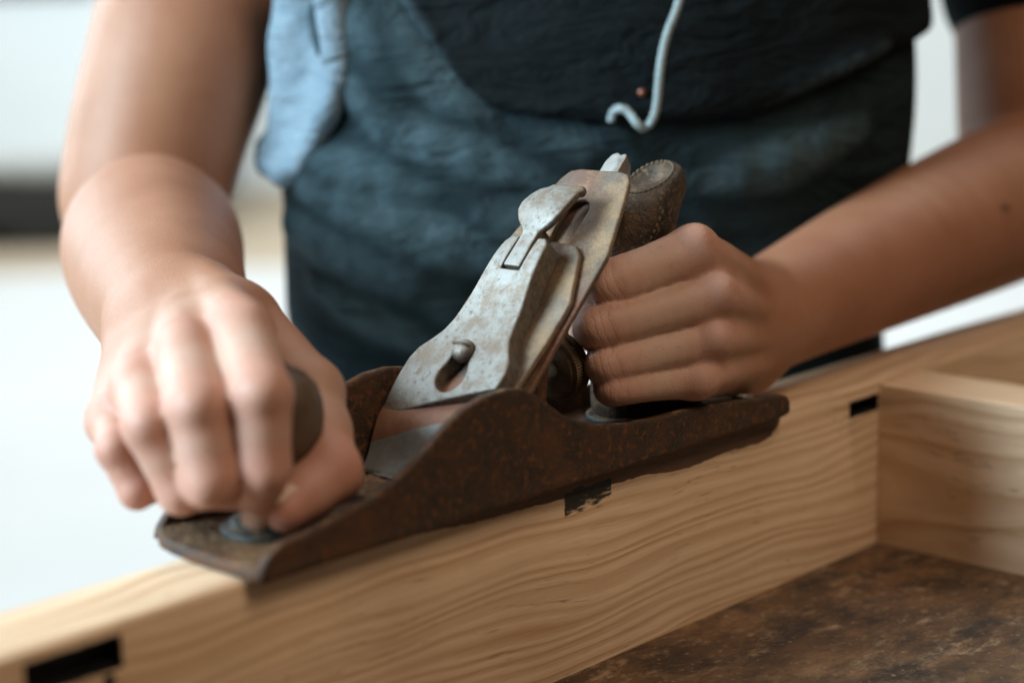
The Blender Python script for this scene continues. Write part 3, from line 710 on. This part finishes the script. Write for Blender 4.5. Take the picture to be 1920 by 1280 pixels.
# --- right hand, curled over the front knob (thumb on the far side of it)
R_WR = V(*(59.1, 117.8, 56.2))
RH = dict(
    index=[V(*(33.7, 47.3, 65.3)), V(*(14.9, 13.4, 53.0)), V(*(12.7, 11.2, 31.9)), V(*(16.1, 19.5, 17.3))],
    middle=[V(*(18.8, 55.2, 59.9)), V(*(0.5, 25.7, 49.5)), V(*(-0.8, 19.8, 29.4)), V(*(15.5, 30.0, 21.1))],
    ring=[V(*(7.9, 65.0, 50.3)), V(*(-7.6, 38.2, 44.0)), V(*(-3.2, 31.3, 25.1)), V(*(15.5, 41.1, 19.2))],
    little=[V(*(4.6, 76.7, 38.8)), V(*(-7.5, 57.1, 33.9)), V(*(-5.3, 51.4, 22.0)), V(*(9.8, 58.5, 19.1))])
RR = dict(index=[10.8, 9.9, 8.5, 5.7], middle=[10.4, 9.8, 8.8, 7.0], ring=[9.8, 8.9, 7.9, 6.5], little=[8.8, 7.0, 6.2, 5.4])
R_CMC = V(*(60.5, 80.9, 59.4)); R_TM = V(*(57.5, 42.6, 41.9)); R_TI = V(*(42.9, 16.9, 22.3)); R_TT = V(*(22.4, 14.1, 15.5))
def hand(F, FR_, wrist, cmc, tm, ti, tt, trs, wrist_r, flat, dors, knr=1.0):
    fs = []
    for nme, p in F.items():
        r = FR_[nme]
        mid1 = lerp(p[0], p[1], .5); mid2 = lerp(p[1], p[2], .5)
        pts = [p[0], mid1, p[1], mid2, p[2], p[3]]
        rs = [r[0], (r[0] * .35 + r[1] * .65) * (.93 if knr > 1.2 else 1.0), r[1], (r[1] + r[2]) / 2 * (.955 if knr > 1.2 else 1.03), r[2], r[3]]
        kn = []
        for j, rr in ((0, 6.5), (1, 4.6), (2, 3.8)):       # bony tops of the joints
            a = p[j - 1] if j else wrist
            b = p[j + 1]
            o = p[j] * 2 - a - b; o = o / (np.linalg.norm(o) + 1e-6)
            kn.append(ball(p[j] + o * (r[j] - rr + ((3.2 if j == 0 else 1.1 * knr) if (knr > 1.2 or j == 0) else 0.15)), rr))
        if knr > 1.2: fs.append(U(3.6, limb(pts, rs, 4, 0.6), *kn))
        else:
            kb = []
            for j, rr, up_ in ((1, 5.2, 1.0), (2, 4.2, .7)):
                o = p[j] * 2 - p[j - 1] - p[j + 1]; o = o / np.linalg.norm(o); kb.append(ball(p[j] + o * (r[j] - rr + up_), rr))
            fs.append(U(3.0, finger([p[0], lerp(p[0], p[1], .55), p[1], lerp(p[1], p[2], .5), p[2], p[3]], [r[0], r[1] * .97, r[1], (r[1] + r[2]) * .465, r[2], r[3]], 1.0), kn[0], *kb))
    fn = U(0.7, *fs)
    names = list(F)
    wr = {'index': .34, 'middle': .1, 'ring': -.15, 'little': -.36}
    side = (F['index'][0] - F['little'][0]); side = side / np.linalg.norm(side)
    mc = []
    for nme in names:
        base = wrist + side * wr[nme] * 40
        mc.append(cap(F[nme][0], base, FR_[nme][0] * .98, 13.5))
        mc.append(cap(F[nme][0] + dors * 6.6, base + dors * 10.5, 4.2, 3.8))        # extensor tendons
    pal = [cap(lerp(F[a][0], F[b][0], .5) - dors * 5.5, wrist - dors * 3, 10.0, 14) for a, b in zip(names, names[1:])]
    palm = U(4.5, *mc, *pal)
    web = [cap(lerp(F[a][0], F[a][1], .12), lerp(F[b][0], F[b][1], .12), 5.4) for a, b in zip(names, names[1:])]
    th = U(5, cap(cmc, tm, trs[0], trs[1]), cap(tm, lerp(tm, ti, .5), trs[1], (trs[1] + trs[2]) * .47), cap(lerp(tm, ti, .5), ti, (trs[1] + trs[2]) * .47, trs[2]),
           cap(ti, lerp(ti, tt, .55), trs[2], trs[3] * 1.12), cap(lerp(ti, tt, .55), tt, trs[3] * 1.12, trs[3]))
    palm = U(9, palm, cap(wrist, cmc, 16, 14), cap(lerp(cmc, tm, .55), lerp(F['index'][0], wrist, .35), 10, 9))
    out = U(2.6, palm, U(2, fn, *web))
    return U(1.0, out, th), th
R_D = V(*(15.7, 53.7, 84.6)) - V(*(21.6, 64.1, 65.7)); R_D = R_D / np.linalg.norm(R_D)
rhand, rthumb = hand(RH, RR, R_WR, R_CMC, R_TM, R_TI, R_TT, (13.5, 10.4, 9.4, 6.9), 22, None, R_D, 1.1)
R_SH = V(*(314.7, 387.8, 282.6))
rarm = U(1.2, limb([R_WR, V(*(81.6, 153.3, 56.6)), V(*(111.7, 203.6, 59.7)), V(*(140.2, 248.0, 62.2)), V(*(165.2, 284.8, 61.0))], [22, 28.5, 34.5, 38.5, 37.5]),
         limb([V(*(188.6, 323.1, 74.4)), V(*(202.9, 326.5, 106.8)), V(*(221.1, 331.7, 139.1)), V(*(248.7, 346.5, 182.5)), R_SH], [40, 42.0, 44.5, 47, 54]))

# --- left hand, fist round the rear handle
L_WR = V(*(277.0, 31.1, 30.4))
LH = dict(
    index=[V(*(212.5, 6.5, 71.0)), V(*(176.8, 17.4, 63.4)), V(*(192.3, 45.8, 55.3)), V(*(210.3, 56.6, 49.9))],
    middle=[V(*(215.4, 0.4, 54.8)), V(*(170.0, 15.8, 49.0)), V(*(190.0, 38.4, 41.3)), V(*(210.0, 48.4, 35.6))],
    ring=[V(*(213.5, 0.6, 39.0)), V(*(171.2, 13.7, 35.3)), V(*(192.8, 31.7, 27.7)), V(*(211.6, 43.2, 22.9))],
    little=[V(*(208.8, 3.1, 25.3)), V(*(173.9, 12.7, 26.1)), V(*(193.8, 28.5, 20.1)), V(*(210.9, 38.8, 15.1))])
LR = dict(index=[10.2, 8.7, 8.0, 6.5], middle=[9.6, 8.1, 7.4, 6.5], ring=[8.9, 7.3, 6.8, 6.0], little=[8.4, 6.7, 6.2, 5.5])
L_CMC = V(*(285.6, 45.2, 39.2)); L_TM = V(*(270.8, 63.0, 48.6)); L_TI = V(*(245.7, 64.8, 51.9)); L_TT = V(*(226.3, 65.1, 50.2))
L_D = V(*(246.7, -2.4, 49.7)) - V(*(247.1, 18.4, 47.5)); L_D = L_D / np.linalg.norm(L_D)
lhand, lthumb = hand(LH, LR, L_WR, L_CMC, L_TM, L_TI, L_TT, (13, 10.5, 9.5, 7), 22, None, L_D, 1.35)
L_F1 = V(*(393.2, 43.8, 40.9)); L_F2 = V(*(486.6, 44.9, 51.9)); L_EL = V(*(538.1, 45.0, 57.7)); L_SH = V(*(660.3, 109.5, 286.8))
larm = U(4, limb([L_WR, V(*(324.4, 37.7, 34.3)), L_F1, L_F2, L_EL], [21.5, 25, 31, 38, 39]),
         limb([V(*(576.8, 57.9, 72.8)), V(*(593.4, 69.3, 136.4)), L_SH], [45, 47, 54]))
core = U(40, cap(lerp(R_SH, L_SH, .18) , lerp(R_SH, L_SH, .82), 62, 62, FWD, 1.15),
         cap(lerp(R_SH, L_SH, .5), V(*(378.2, 197.1, 121.6)), 120, 100, FWD, 1.5), cap(lerp(R_SH, L_SH, .5) + V(0, 0, 40), lerp(R_SH, L_SH, .5) + V(-10, -10, 150), 58, 52))
body = U(14, U(9, rhand, rarm), U(9, lhand, larm), core)
body_me, bpos = mesh_sdf('body', body, 1.25)
fl = np.zeros(len(bpos))
for F, amt in ((RH, 1.0), (LH, 0.75)):
    for nme, p in F.items():
        for j, rr, a_ in ((0, 13, .75), (1, 11, .8), (2, 10, .9), (3, 11, .7)):
            d = np.linalg.norm(bpos - p[j], axis=1); fl = np.maximum(fl, amt * a_ * np.exp(-(d / (rr * 1.25)) ** 4))
for p, rr in ((R_TI, 15), (R_TT, 13), (L_TI, 14)):
    d = np.linalg.norm(bpos - p, axis=1); fl = np.maximum(fl, 0.95 * np.exp(-(d / rr) ** 4))
cu = np.zeros(len(bpos)); cm = np.zeros(len(bpos))
for F, RR_, hs_ in ((RH, RR, .45), (LH, LR, 1.0)):
    for nme, p in F.items():
        for j, ln_, s_ in ((1, 7.0, hs_), (2, 5.0, .8 * hs_), (0, 7.0, .1)):
            ax = (p[j + 1] - p[j - 1]) if j else (p[1] - p[0]); ax = ax / np.linalg.norm(ax)
            q = bpos - p[j]; u_ = q @ ax; d = np.linalg.norm(q, axis=1)
            m_ = s_ * np.exp(-(u_ / ln_) ** 4) * (d < RR_[nme][j] * 1.5)
            k_ = m_ > cm; cu[k_] = u_[k_]; cm[k_] = m_[k_]
q = bpos - R_TI; ax = R_TT - R_TM; ax /= np.linalg.norm(ax); u_ = q @ ax; m_ = np.exp(-(u_ / 7) ** 4) * (np.linalg.norm(q, axis=1) < 14); k_ = m_ > cm; cu[k_] = u_[k_]; cm[k_] = m_[k_]
mo = np.zeros(len(bpos))
for pm, rm in (((477.7, 26.4, 57.3), 2.2),):
    pm = np.array(pm); ray_ = pm - np.array(cam.location) * 1000; ray_ /= np.linalg.norm(ray_)
    q = bpos - np.array(cam.location) * 1000; perp = q - np.outer(q @ ray_, ray_); dd = np.linalg.norm(perp, axis=1)
    near = (q @ ray_) < (q @ ray_)[dd < 6].min() + 25
    mo = np.maximum(mo, np.where(near, 0.8 * np.exp(-(dd / rm) ** 4), 0))
pa = np.zeros(len(bpos))  # hands paler than arms, lightened further in colour where key light falls short
for F, am_, rd_ in ((RH, .66, 62), (LH, .85, 60)):
    ce = np.mean([p[1] for p in F.values()], 0); pa = np.maximum(pa, am_ * np.exp(-(np.linalg.norm(bpos - ce, axis=1) / rd_) ** 4))
for nm_, arr in (('pale', pa), ('flush', fl), ('crease_u', cu), ('crease_m', cm), ('mole', mo)):
    at = body_me.attributes.new(nm_, 'FLOAT', 'POINT'); at.data.foreach_set('value', arr.astype(np.float32))
bo = link('body', body_me, SKIN, person)
# nails of the right thumb and forefinger
def nail(tip, prev, out, ln, wd, back=3.5, lift=0.0, r=7.0):
    ax = tip - prev; ax /= np.linalg.norm(ax); out = np.array(out, float); out -= ax * (out @ ax); out /= np.linalg.norm(out); sd = np.cross(ax, out)
    bm = bmesh.new(); rows = []
    for i in range(9):
        t = -1 + 2 * i / 8; row = []
        for j in range(9):
            u = -1 + 2 * j / 8
            shp = wd * (1 - 0.16 * max(0, t) ** 3) * math.sqrt(max(0.0, 1 - (0.55 * max(0.0, -t)) ** 4))
            ang = u * shp / r
            p = tip + ax * (t * ln - back) + out * (math.cos(ang) * r + lift - 0.25 * t * t) + sd * math.sin(ang) * r
            row.append(bm.verts.new(Vector(p) * 0.001))
        rows.append(row)
    for i in range(8):
        for j in range(8): bm.faces.new((rows[i][j], rows[i][j + 1], rows[i + 1][j + 1], rows[i + 1][j]))
    o = from_bm('fingernail', bm, NAIL, bo)
    m = o.modifiers.new('thick', 'SOLIDIFY'); m.thickness = 0.0006; m.offset = 1
    return o
TOW = V(-0.70, -0.687, 0.196)
nail(R_TT, R_TI, TOW * 0.7 - RGT * 0.6, 6.2, 5.8, 0.5, 0.4, 6.9)
nail(RH['index'][3], RH['index'][2], TOW + UP * 0.1, 5.2, 4.8, 0.5, 0.3, 5.7)

# --- clothes: trunk shape shared by jeans and shirt
T_HIP = V(*(368.3, 201.7, 0.2)); T_WST = V(*(363.5, 187.5, 112.2)); T_CH = V(*(404.3, 207.1, 275.4))
def trunk(g): return U(50, cap(T_HIP, T_WST, 148 + g, 144 + g, FWD, 1.5), cap(T_WST, T_CH, 144 + g, 145 + g, FWD, 1.5))
TC = T_WST.copy()
def tz(p): return (p - TC) @ RGT, p[2]
def on_front(node, t, z, out=0.0):
    p = TC + RGT * t - FWD * 400; p[2] = z
    for _ in range(80):
        s = float(node(p[None].astype(np.float32))[0])
        if s < 0.05: break
        p = p + FWD * s * 0.7
    return p - FWD * out
WORN = []
def wear(me, pos, lines):
    d = np.full(len(pos), 1e9)
    for a, b, ra, rb, s in lines:
        ba = b - a; tt = np.clip((pos - a) @ ba / (ba @ ba + 1e-9), 0, 1); e = np.linalg.norm(pos - a - tt[:, None] * ba, axis=1) / (ra + (rb - ra) * tt) / s; d = np.minimum(d, e)
    at_ = me.attributes.new('wear', 'FLOAT', 'POINT'); at_.data.foreach_set('value', np.clip((1.36 - d) / 0.34, 0, 1).astype(np.float32))
def ridges(node, lines, k):
    rs = []; WORN.clear()
    for pts, r, sink in lines:
        q = [on_front(node, *tz(V(*p)), -sink) for p in pts]
        q2 = []
        for i in range(len(q) - 1): q2 += [q[i], lerp(q[i], q[i + 1], .5)]
        q2.append(q[-1])
        for i in range(len(q2)):                        # keep the points on the surface
            q2[i] = on_front(node, *tz(q2[i]), -sink)
        n = len(q2) - 1
        rr = [r * (0.45 + 0.55 * math.sin(math.pi * (i + .6) / (n + 1.2))) for i in range(n + 1)]
        rs.append(U(4, *[cap(q2[i], q2[i + 1], rr[i], rr[i + 1]) for i in range(n)]))
        WORN.extend((q2[i], q2[i + 1], rr[i], rr[i + 1], 1.0) for i in range(n))
    return U(k, node, *rs)
JEANS = mat_denim('faded_jeans', (0.006, 0.0115, 0.0135), (0.016, 0.029, 0.034), (0.078, 0.122, 0.138))
SHIRT = mat_denim('dark_denim', (0.0035, 0.0052, 0.006), (0.008, 0.012, 0.0135), (0.046, 0.070, 0.080))
hipz = T_HIP[2]
legs = []
for sgn in (-1, 1):
    top = T_HIP + RGT * 76 * sgn + V(0, 0, 30); knee = top + V(0, 0, -400) - FWD * 25 + RGT * 40 * sgn; foot = V(top[0], top[1], GZ * 1000 + 95) + FWD * 10 + RGT * 50 * sgn
    legs.append(U(20, cap(top, knee, 72, 60), cap(knee, foot, 60, 50)))
zc = V(*(349.2, 186.9, 7.5))[2]
jn = U(14, INT(14, trunk(0), Node(lambda P, bl, bh: np.float32(zc) - P[..., 2], (-2000,) * 3, (2000,) * 3)), *legs)
jl = [([(246.3, 215.6, 174.4), (249.9, 206.5, 155.3), (255.5, 195.9, 138.4), (263.3, 183.9, 123.8), (271.8, 172.4, 114.0)], 13, 4), ([(236.2, 226.0, 174.9), (241.5, 215.1, 155.6), (247.9, 205.1, 143.5), (254.6, 195.2, 132.5)], 13, 4), ([(225.9, 233.2, 163.4), (229.0, 226.6, 151.4), (232.5, 220.4, 141.8)], 9, 3), ([(229.8, 221.4, 135.9), (236.5, 211.5, 125.0), (243.1, 201.6, 114.0), (256.3, 184.8, 102.3), (276.6, 161.2, 92.4), (297.3, 137.9, 84.4)], 12, 3),
      ([(207.9, 229.1, 84.6), (229.4, 203.5, 71.8), (252.8, 176.3, 60.1), (278.4, 147.9, 51.9)], 16, 6), ([(201.3, 228.8, 59.9), (225.7, 200.9, 49.4), (249.8, 171.3, 31.7)], 16, 6),
      ([(206.3, 216.2, 33.6), (224.8, 194.4, 23.3), (240.0, 176.0, 13.1)], 14, 6), ([(253.2, 198.6, 139.7), (247.0, 202.0, 129.3), (244.7, 201.3, 118.7), (247.2, 195.8, 108.4)], 8, 1),
      ([(278.6, 162.6, 104.2), (297.9, 141.3, 98.6), (308.7, 131.5, 102.9)], 9, 3), ([(260.1, 172.8, 74.1), (272.6, 158.3, 67.6), (289.5, 141.2, 68.1)], 13, 6), ([(215.8, 217.2, 71.2), (234.4, 195.4, 60.9), (242.1, 183.3, 46.3)], 10, 5),
      ([(224.6, 200.0, 42.3), (240.4, 182.1, 35.7), (254.6, 163.0, 19.6)], 12, 5), ([(332.4, 101.7, 82.9), (358.7, 76.6, 88.9), (386.2, 52.3, 102.0)], 12, 5), ([(273.3, 147.1, 30.7), (300.7, 122.8, 43.8), (328.2, 98.6, 56.9)], 14, 7),
      ([(312.9, 127.2, 102.7), (314.8, 121.2, 88.4), (313.8, 116.1, 67.0), (311.5, 113.0, 48.1)], 6, 2), ([(210.0, 230.6, 97.6), (222.3, 216.0, 89.9), (241.8, 194.8, 85.5), (263.7, 169.5, 75.1)], 11, 4)]
jn = ridges(jn, jl, 12); JW = list(WORN)
topj = Node(lambda P, bl, bh: np.float32(T_WST[2] + 170) - P[..., 2], (-2000, -2000, T_WST[2] + 170), (2000, 2000, 2000))
jn = CUT(4, jn, topj)
me, pos_ = mesh_sdf('jeans', jn, 3.0); wear(me, pos_, JW); link('jeans', me, JEANS, person)
# shirt: hem sweeps up to both sides
HEM = [tz(V(*p)) for p in ((230.7, 227.5, 262.5), (234.1, 204.2, 192.9), (238.5, 191.6, 164.9), (244.7, 180.3, 147.2), (252.7, 166.1, 126.0), (261.0, 154.9, 116.4), (297.5, 115.3, 107.9), (338.5, 74.5, 111.2), (375.8, 47.9, 126.0), (406.9, 40.8, 135.5), (444.2, 6.1, 147.0))]
ht = np.array([h[0] for h in HEM]); hz = np.array([h[1] for h in HEM])
shell = trunk(9.0)
sl_ = [([(240.2, 190.0, 164.8), (245.7, 179.3, 147.2), (253.7, 165.4, 127.1), (261.3, 155.1, 118.0)], 6, 1), ([(277.9, 147.0, 149.3), (282.6, 138.9, 137.5), (293.3, 126.6, 132.4)], 7, 4), ([(315.2, 105.2, 136.1), (327.2, 90.9, 128.6), (339.0, 79.4, 130.4)], 7, 4), 
       ([(299.7, 129.8, 166.9), (298.8, 124.9, 146.1), (298.3, 119.4, 125.2), (298.2, 115.9, 112.5)], 5, 1), ([(309.5, 119.7, 166.5), (307.4, 115.3, 143.4), (305.6, 111.2, 122.6)], 4, 1),
       ([(261.4, 155.1, 118.5), (280.4, 134.5, 113.9), (297.8, 115.6, 110.0), (320.8, 92.1, 109.9), (338.7, 74.6, 112.6), (371.8, 45.2, 127.7), (387.8, 31.6, 137.2)], 6, 1),
       ([(343.0, 85.2, 165.0), (341.7, 79.9, 141.9), (338.4, 76.1, 116.6)], 5, 2), ([(258.3, 167.3, 150.1), (269.1, 152.2, 135.7), (284.3, 134.5, 128.1)], 9, 6)]
shell = ridges(shell, sl_, 7); SW = list(WORN)
def hemcut(P, bl, bh):
    t = (P - TC.astype(np.float32)) @ RGT.astype(np.float32)
    return (P[..., 2] - np.interp(t, ht, hz).astype(np.float32)) * 0.85
shell = INT(5, shell, Node(lambda P, bl, bh: -hemcut(P, bl, bh), (-2000,) * 3, (2000,) * 3))
# loose tail of the shirt on the lit flank, hem rolled outward
tail = U(9, cap(V(*(227.3, 223.3, 179.7)), V(*(226.8, 221.2, 139.7)), 10, 6, FWD, 1.3), cap(V(*(233.3, 229.0, 139.3)), V(*(230.5, 234.1, 116.4)), 6, 6), cap(V(*(237.1, 245.5, 129.2)), V(*(233.1, 252.8, 99.5)), 9, 8, FWD, 1.3), cap(V(*(242.0, 245.1, 160.7)), V(*(235.1, 244.1, 117.0)), 9, 7, FWD, 1.6), cap(V(*(238.4, 235.9, 151.1)), V(*(232.4, 236.1, 119.9)), 6, 5), cap(V(*(241.1, 253.7, 136.2)), V(*(233.5, 257.4, 96.8)), 9, 7, FWD, 1.4), cap(V(*(246.3, 250.7, 180.1)), V(*(239.0, 253.6, 143.7)), 23, 18, FWD, 1.5), cap(V(*(239.0, 253.6, 143.7)), V(*(236.9, 271.5, 97.2)), 18, 11, FWD, 1.3),
         chain([V(*(232.4, 223.2, 151.3)), V(*(226.2, 219.1, 130.2)), V(*(225.5, 225.1, 118.2)), V(*(226.4, 237.7, 104.4)), V(*(226.6, 251.3, 91.5)), V(*(227.3, 263.7, 86.5)), V(*(229.5, 277.1, 90.0)), V(*(233.6, 283.6, 97.0))], [2.5, 4.0, 4.5, 5, 6, 7, 6.5, 5.5]))
sleeves = U(6, cap(V(*(600.4, 74.5, 164.3)), L_SH, 55, 66), cap(V(*(263.3, 356.0, 217.0)), R_SH, 56, 66))
yoke = U(30, cap(R_SH, L_SH, 70, 70, FWD, 1.1))
shirt = U(5, shell, U(25, sleeves, yoke))
me, pos_ = mesh_sdf('shirt', shirt, 2.6); wear(me, pos_, SW); shirt_o = link('shirt', me, SHIRT, person)
TAIL = mat_denim('backlit_denim', (0.13, 0.19, 0.235), (0.24, 0.31, 0.36), (0.4, 0.46, 0.5))  # same denim as the shirt; the backlight is put into its paler colour
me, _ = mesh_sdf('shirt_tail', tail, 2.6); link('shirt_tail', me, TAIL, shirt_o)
# braided draw cord
cord = [(306.1, 86.6, 166.0), (303.1, 87.2, 157.1), (298.7, 89.1, 147.9), (295.5, 89.6, 138.3), (293.1, 89.2, 128.3), (291.3, 88.5, 119.4), (288.9, 88.7, 111.7), (285.9, 90.7, 107.8), (283.9, 93.4, 110.1), (282.6, 96.1, 114.9), (280.6, 98.8, 117.2), (278.1, 100.8, 115.3), (276.7, 100.9, 110.6)]
full = U(2, shell, jn)
cp_ = [on_front(full, *tz(V(*p)), 16.0 if i < 9 else (10.0 if i < 11 else 2.0)) for i, p in enumerate(cord)]
for _ in range(2):
    q = [cp_[0]]
    for a, b in zip(cp_, cp_[1:]): q += [lerp(a, b, .25), lerp(a, b, .75)]
    cp_ = q + [cp_[-1]]
def tube(name, pts, r, mat, parent, seg=14, twist=0.0, amp=0.0):
    bm = bmesh.new(); rows = []; L = 0.0; prev = None
    fine = []
    for a, b in zip(pts, pts[1:]):
        n = max(1, int(np.linalg.norm(b - a) / 0.7)); fine += [lerp(a, b, i / n) for i in range(n)]
    fine.append(pts[-1]); nrm = np.array(FWD)
    for i, p in enumerate(fine):
        d = fine[min(i + 1, len(fine) - 1)] - fine[max(i - 1, 0)]; d = d / np.linalg.norm(d)
        nrm = nrm - d * (nrm @ d); nrm = nrm / np.linalg.norm(nrm); bn = np.cross(d, nrm); L = i * 0.7
        row = []
        for j in range(seg):
            a_ = 2 * math.pi * j / seg
            rr = r * (1 + amp * (abs(math.sin(1.5 * a_ + L * twist)) + abs(math.sin(1.5 * a_ - L * twist)) - 1))
            row.append(bm.verts.new(Vector(p + (nrm * math.cos(a_) + bn * math.sin(a_)) * rr) * 0.001))
        rows.append(row)
    for a, b in zip(rows, rows[1:]):
        for j in range(seg): bm.faces.new((a[j], a[(j + 1) % seg], b[(j + 1) % seg], b[j]))
    bm.faces.new(rows[0]); bm.faces.new(rows[-1])
    return from_bm(name, bm, mat, parent)
tube('draw_cord', cp_, 1.55, mat_plain('pale_cotton_cord', (0.26, 0.31, 0.31), 0.85, 0, 0.15, 400), shirt_o, 18, 1.1, 0.30)
# copper rivet beside the cord
rv = on_front(full, *tz(V(*(288.0, 92.8, 122.7))), 1.2)
bm = bmesh.new(); bmesh.ops.create_uvsphere(bm, u_segments=20, v_segments=12, radius=0.0020, matrix=Matrix.Translation(mm(rv)) @ Matrix.Scale(0.9, 4))
from_bm('rivet', bm, mat_plain('copper_rivet', (0.30, 0.12, 0.08), 0.45, 0.8, 0.2, 300), shirt_o)
# shoes
for sgn in (-1, 1):
    ft = T_HIP + RGT * 132 * sgn + FWD * 10; ft = V(ft[0], ft[1], GZ * 1000 + 20)
    sh = INT(2, U(15, cap(ft + V(0, 0, 60) + FWD * 15, ft + V(0, 0, 42) - FWD * 60, 48, 42), cap(ft + V(0, 0, 42) - FWD * 60, ft + V(0, 0, 34) - FWD * 150, 42, 36)), Node(lambda P, bl, bh: np.float32(GZ * 1000 + 20.5) - P[..., 2], (-2000,) * 3, (2000,) * 3))
    me, _ = mesh_sdf('shoe', sh, 5); link('shoe', me, KNOBWOOD, person)

# ------------------------------------------------------------------ pale parked vehicle across the yard, wall beyond
def yard0(d, l, z): return Vector((d * FWD[0] + l * RGT[0] - 0.307, d * FWD[1] + l * RGT[1] - 0.408, z))
van = empty('parked_van', tuple(yard0(8.75, -3.3, GZ)))
tag(van, 'blurred pale parked van with dark sill far behind the left arm', 'van')
VANP = mat_plain('pale_vehicle_paint', (0.76, 0.83, 0.86), 0.35, 0, 0.03, 2)
TYRE = mat_plain('tyre_rubber', (0.02, 0.02, 0.02), 0.8, 0, 0.2, 20); GLASS = mat_plain('dark_window_glass', (0.10, 0.13, 0.15), 0.15, 0, 0.2, 3)
def ybox(name, d0, d1, l0, l1, z0, z1, mat, parent, bevel):
    bm = bmesh.new(); bmesh.ops.create_cube(bm, size=1)
    for v in bm.verts: v.co = yard0((d0 + d1) / 2 + v.co.x * (d1 - d0), (l0 + l1) / 2 + v.co.y * (l1 - l0), (z0 + z1) / 2 + v.co.z * (z1 - z0))
    return from_bm(name, bm, mat, parent, True, bevel, 4)
ybox('body', 8.0, 9.7, -5.6, -1.35, GZ + 0.31, GZ + 1.95, VANP, van, 0.12)
ybox('sill', 8.03, 9.6, -5.5, -1.45, GZ + 0.10, GZ + 0.33, TYRE, van, 0.03)
for l0, l1 in ((-5.2, -4.1), (-3.9, -2.8), (-2.6, -1.75)):
    w_ = ybox('window', 7.985, 8.03, l0, l1, GZ + 1.12, GZ + 1.7, GLASS, van, 0.02)
for l in (-4.8, -2.1):
    for d in (8.15, 9.45):
        bm = bmesh.new(); bmesh.ops.create_cone(bm, cap_ends=True, segments=40, radius1=0.32, radius2=0.32, depth=0.2, matrix=Matrix.Translation(yard0(d, l, GZ + 0.32)) @ Matrix.Rotation(A45, 4, 'Z') @ Matrix.Rotation(math.pi / 2, 4, 'Y'))
        wl = from_bm('wheel', bm, TYRE, van, True, 0.03)
        bm = bmesh.new(); bmesh.ops.create_cone(bm, cap_ends=True, segments=32, radius1=0.19, radius2=0.17, depth=0.22, matrix=Matrix.Translation(yard0(d, l, GZ + 0.32)) @ Matrix.Rotation(A45, 4, 'Z') @ Matrix.Rotation(math.pi / 2, 4, 'Y'))
        from_bm('rim', bm, STEEL, wl)
wall = empty('yard_wall', tuple(yard0(10.3, 2.5, GZ)))
tag(wall, 'pale rendered wall closing the yard behind the person', 'wall')
ybox('wall_face', 10.2, 10.4, -9, 9, GZ, GZ + 2.6, mat_plain('pale_render', (0.84, 0.91, 0.94), 0.85, 0, 0.04, 3), wall, 0.01)
ybox('coping', 10.14, 10.46, -9, 9, GZ + 2.6, GZ + 2.68, mat_plain('coping_stone', (0.6, 0.6, 0.58), 0.85, 0, 0.06, 3), wall, 0.01)
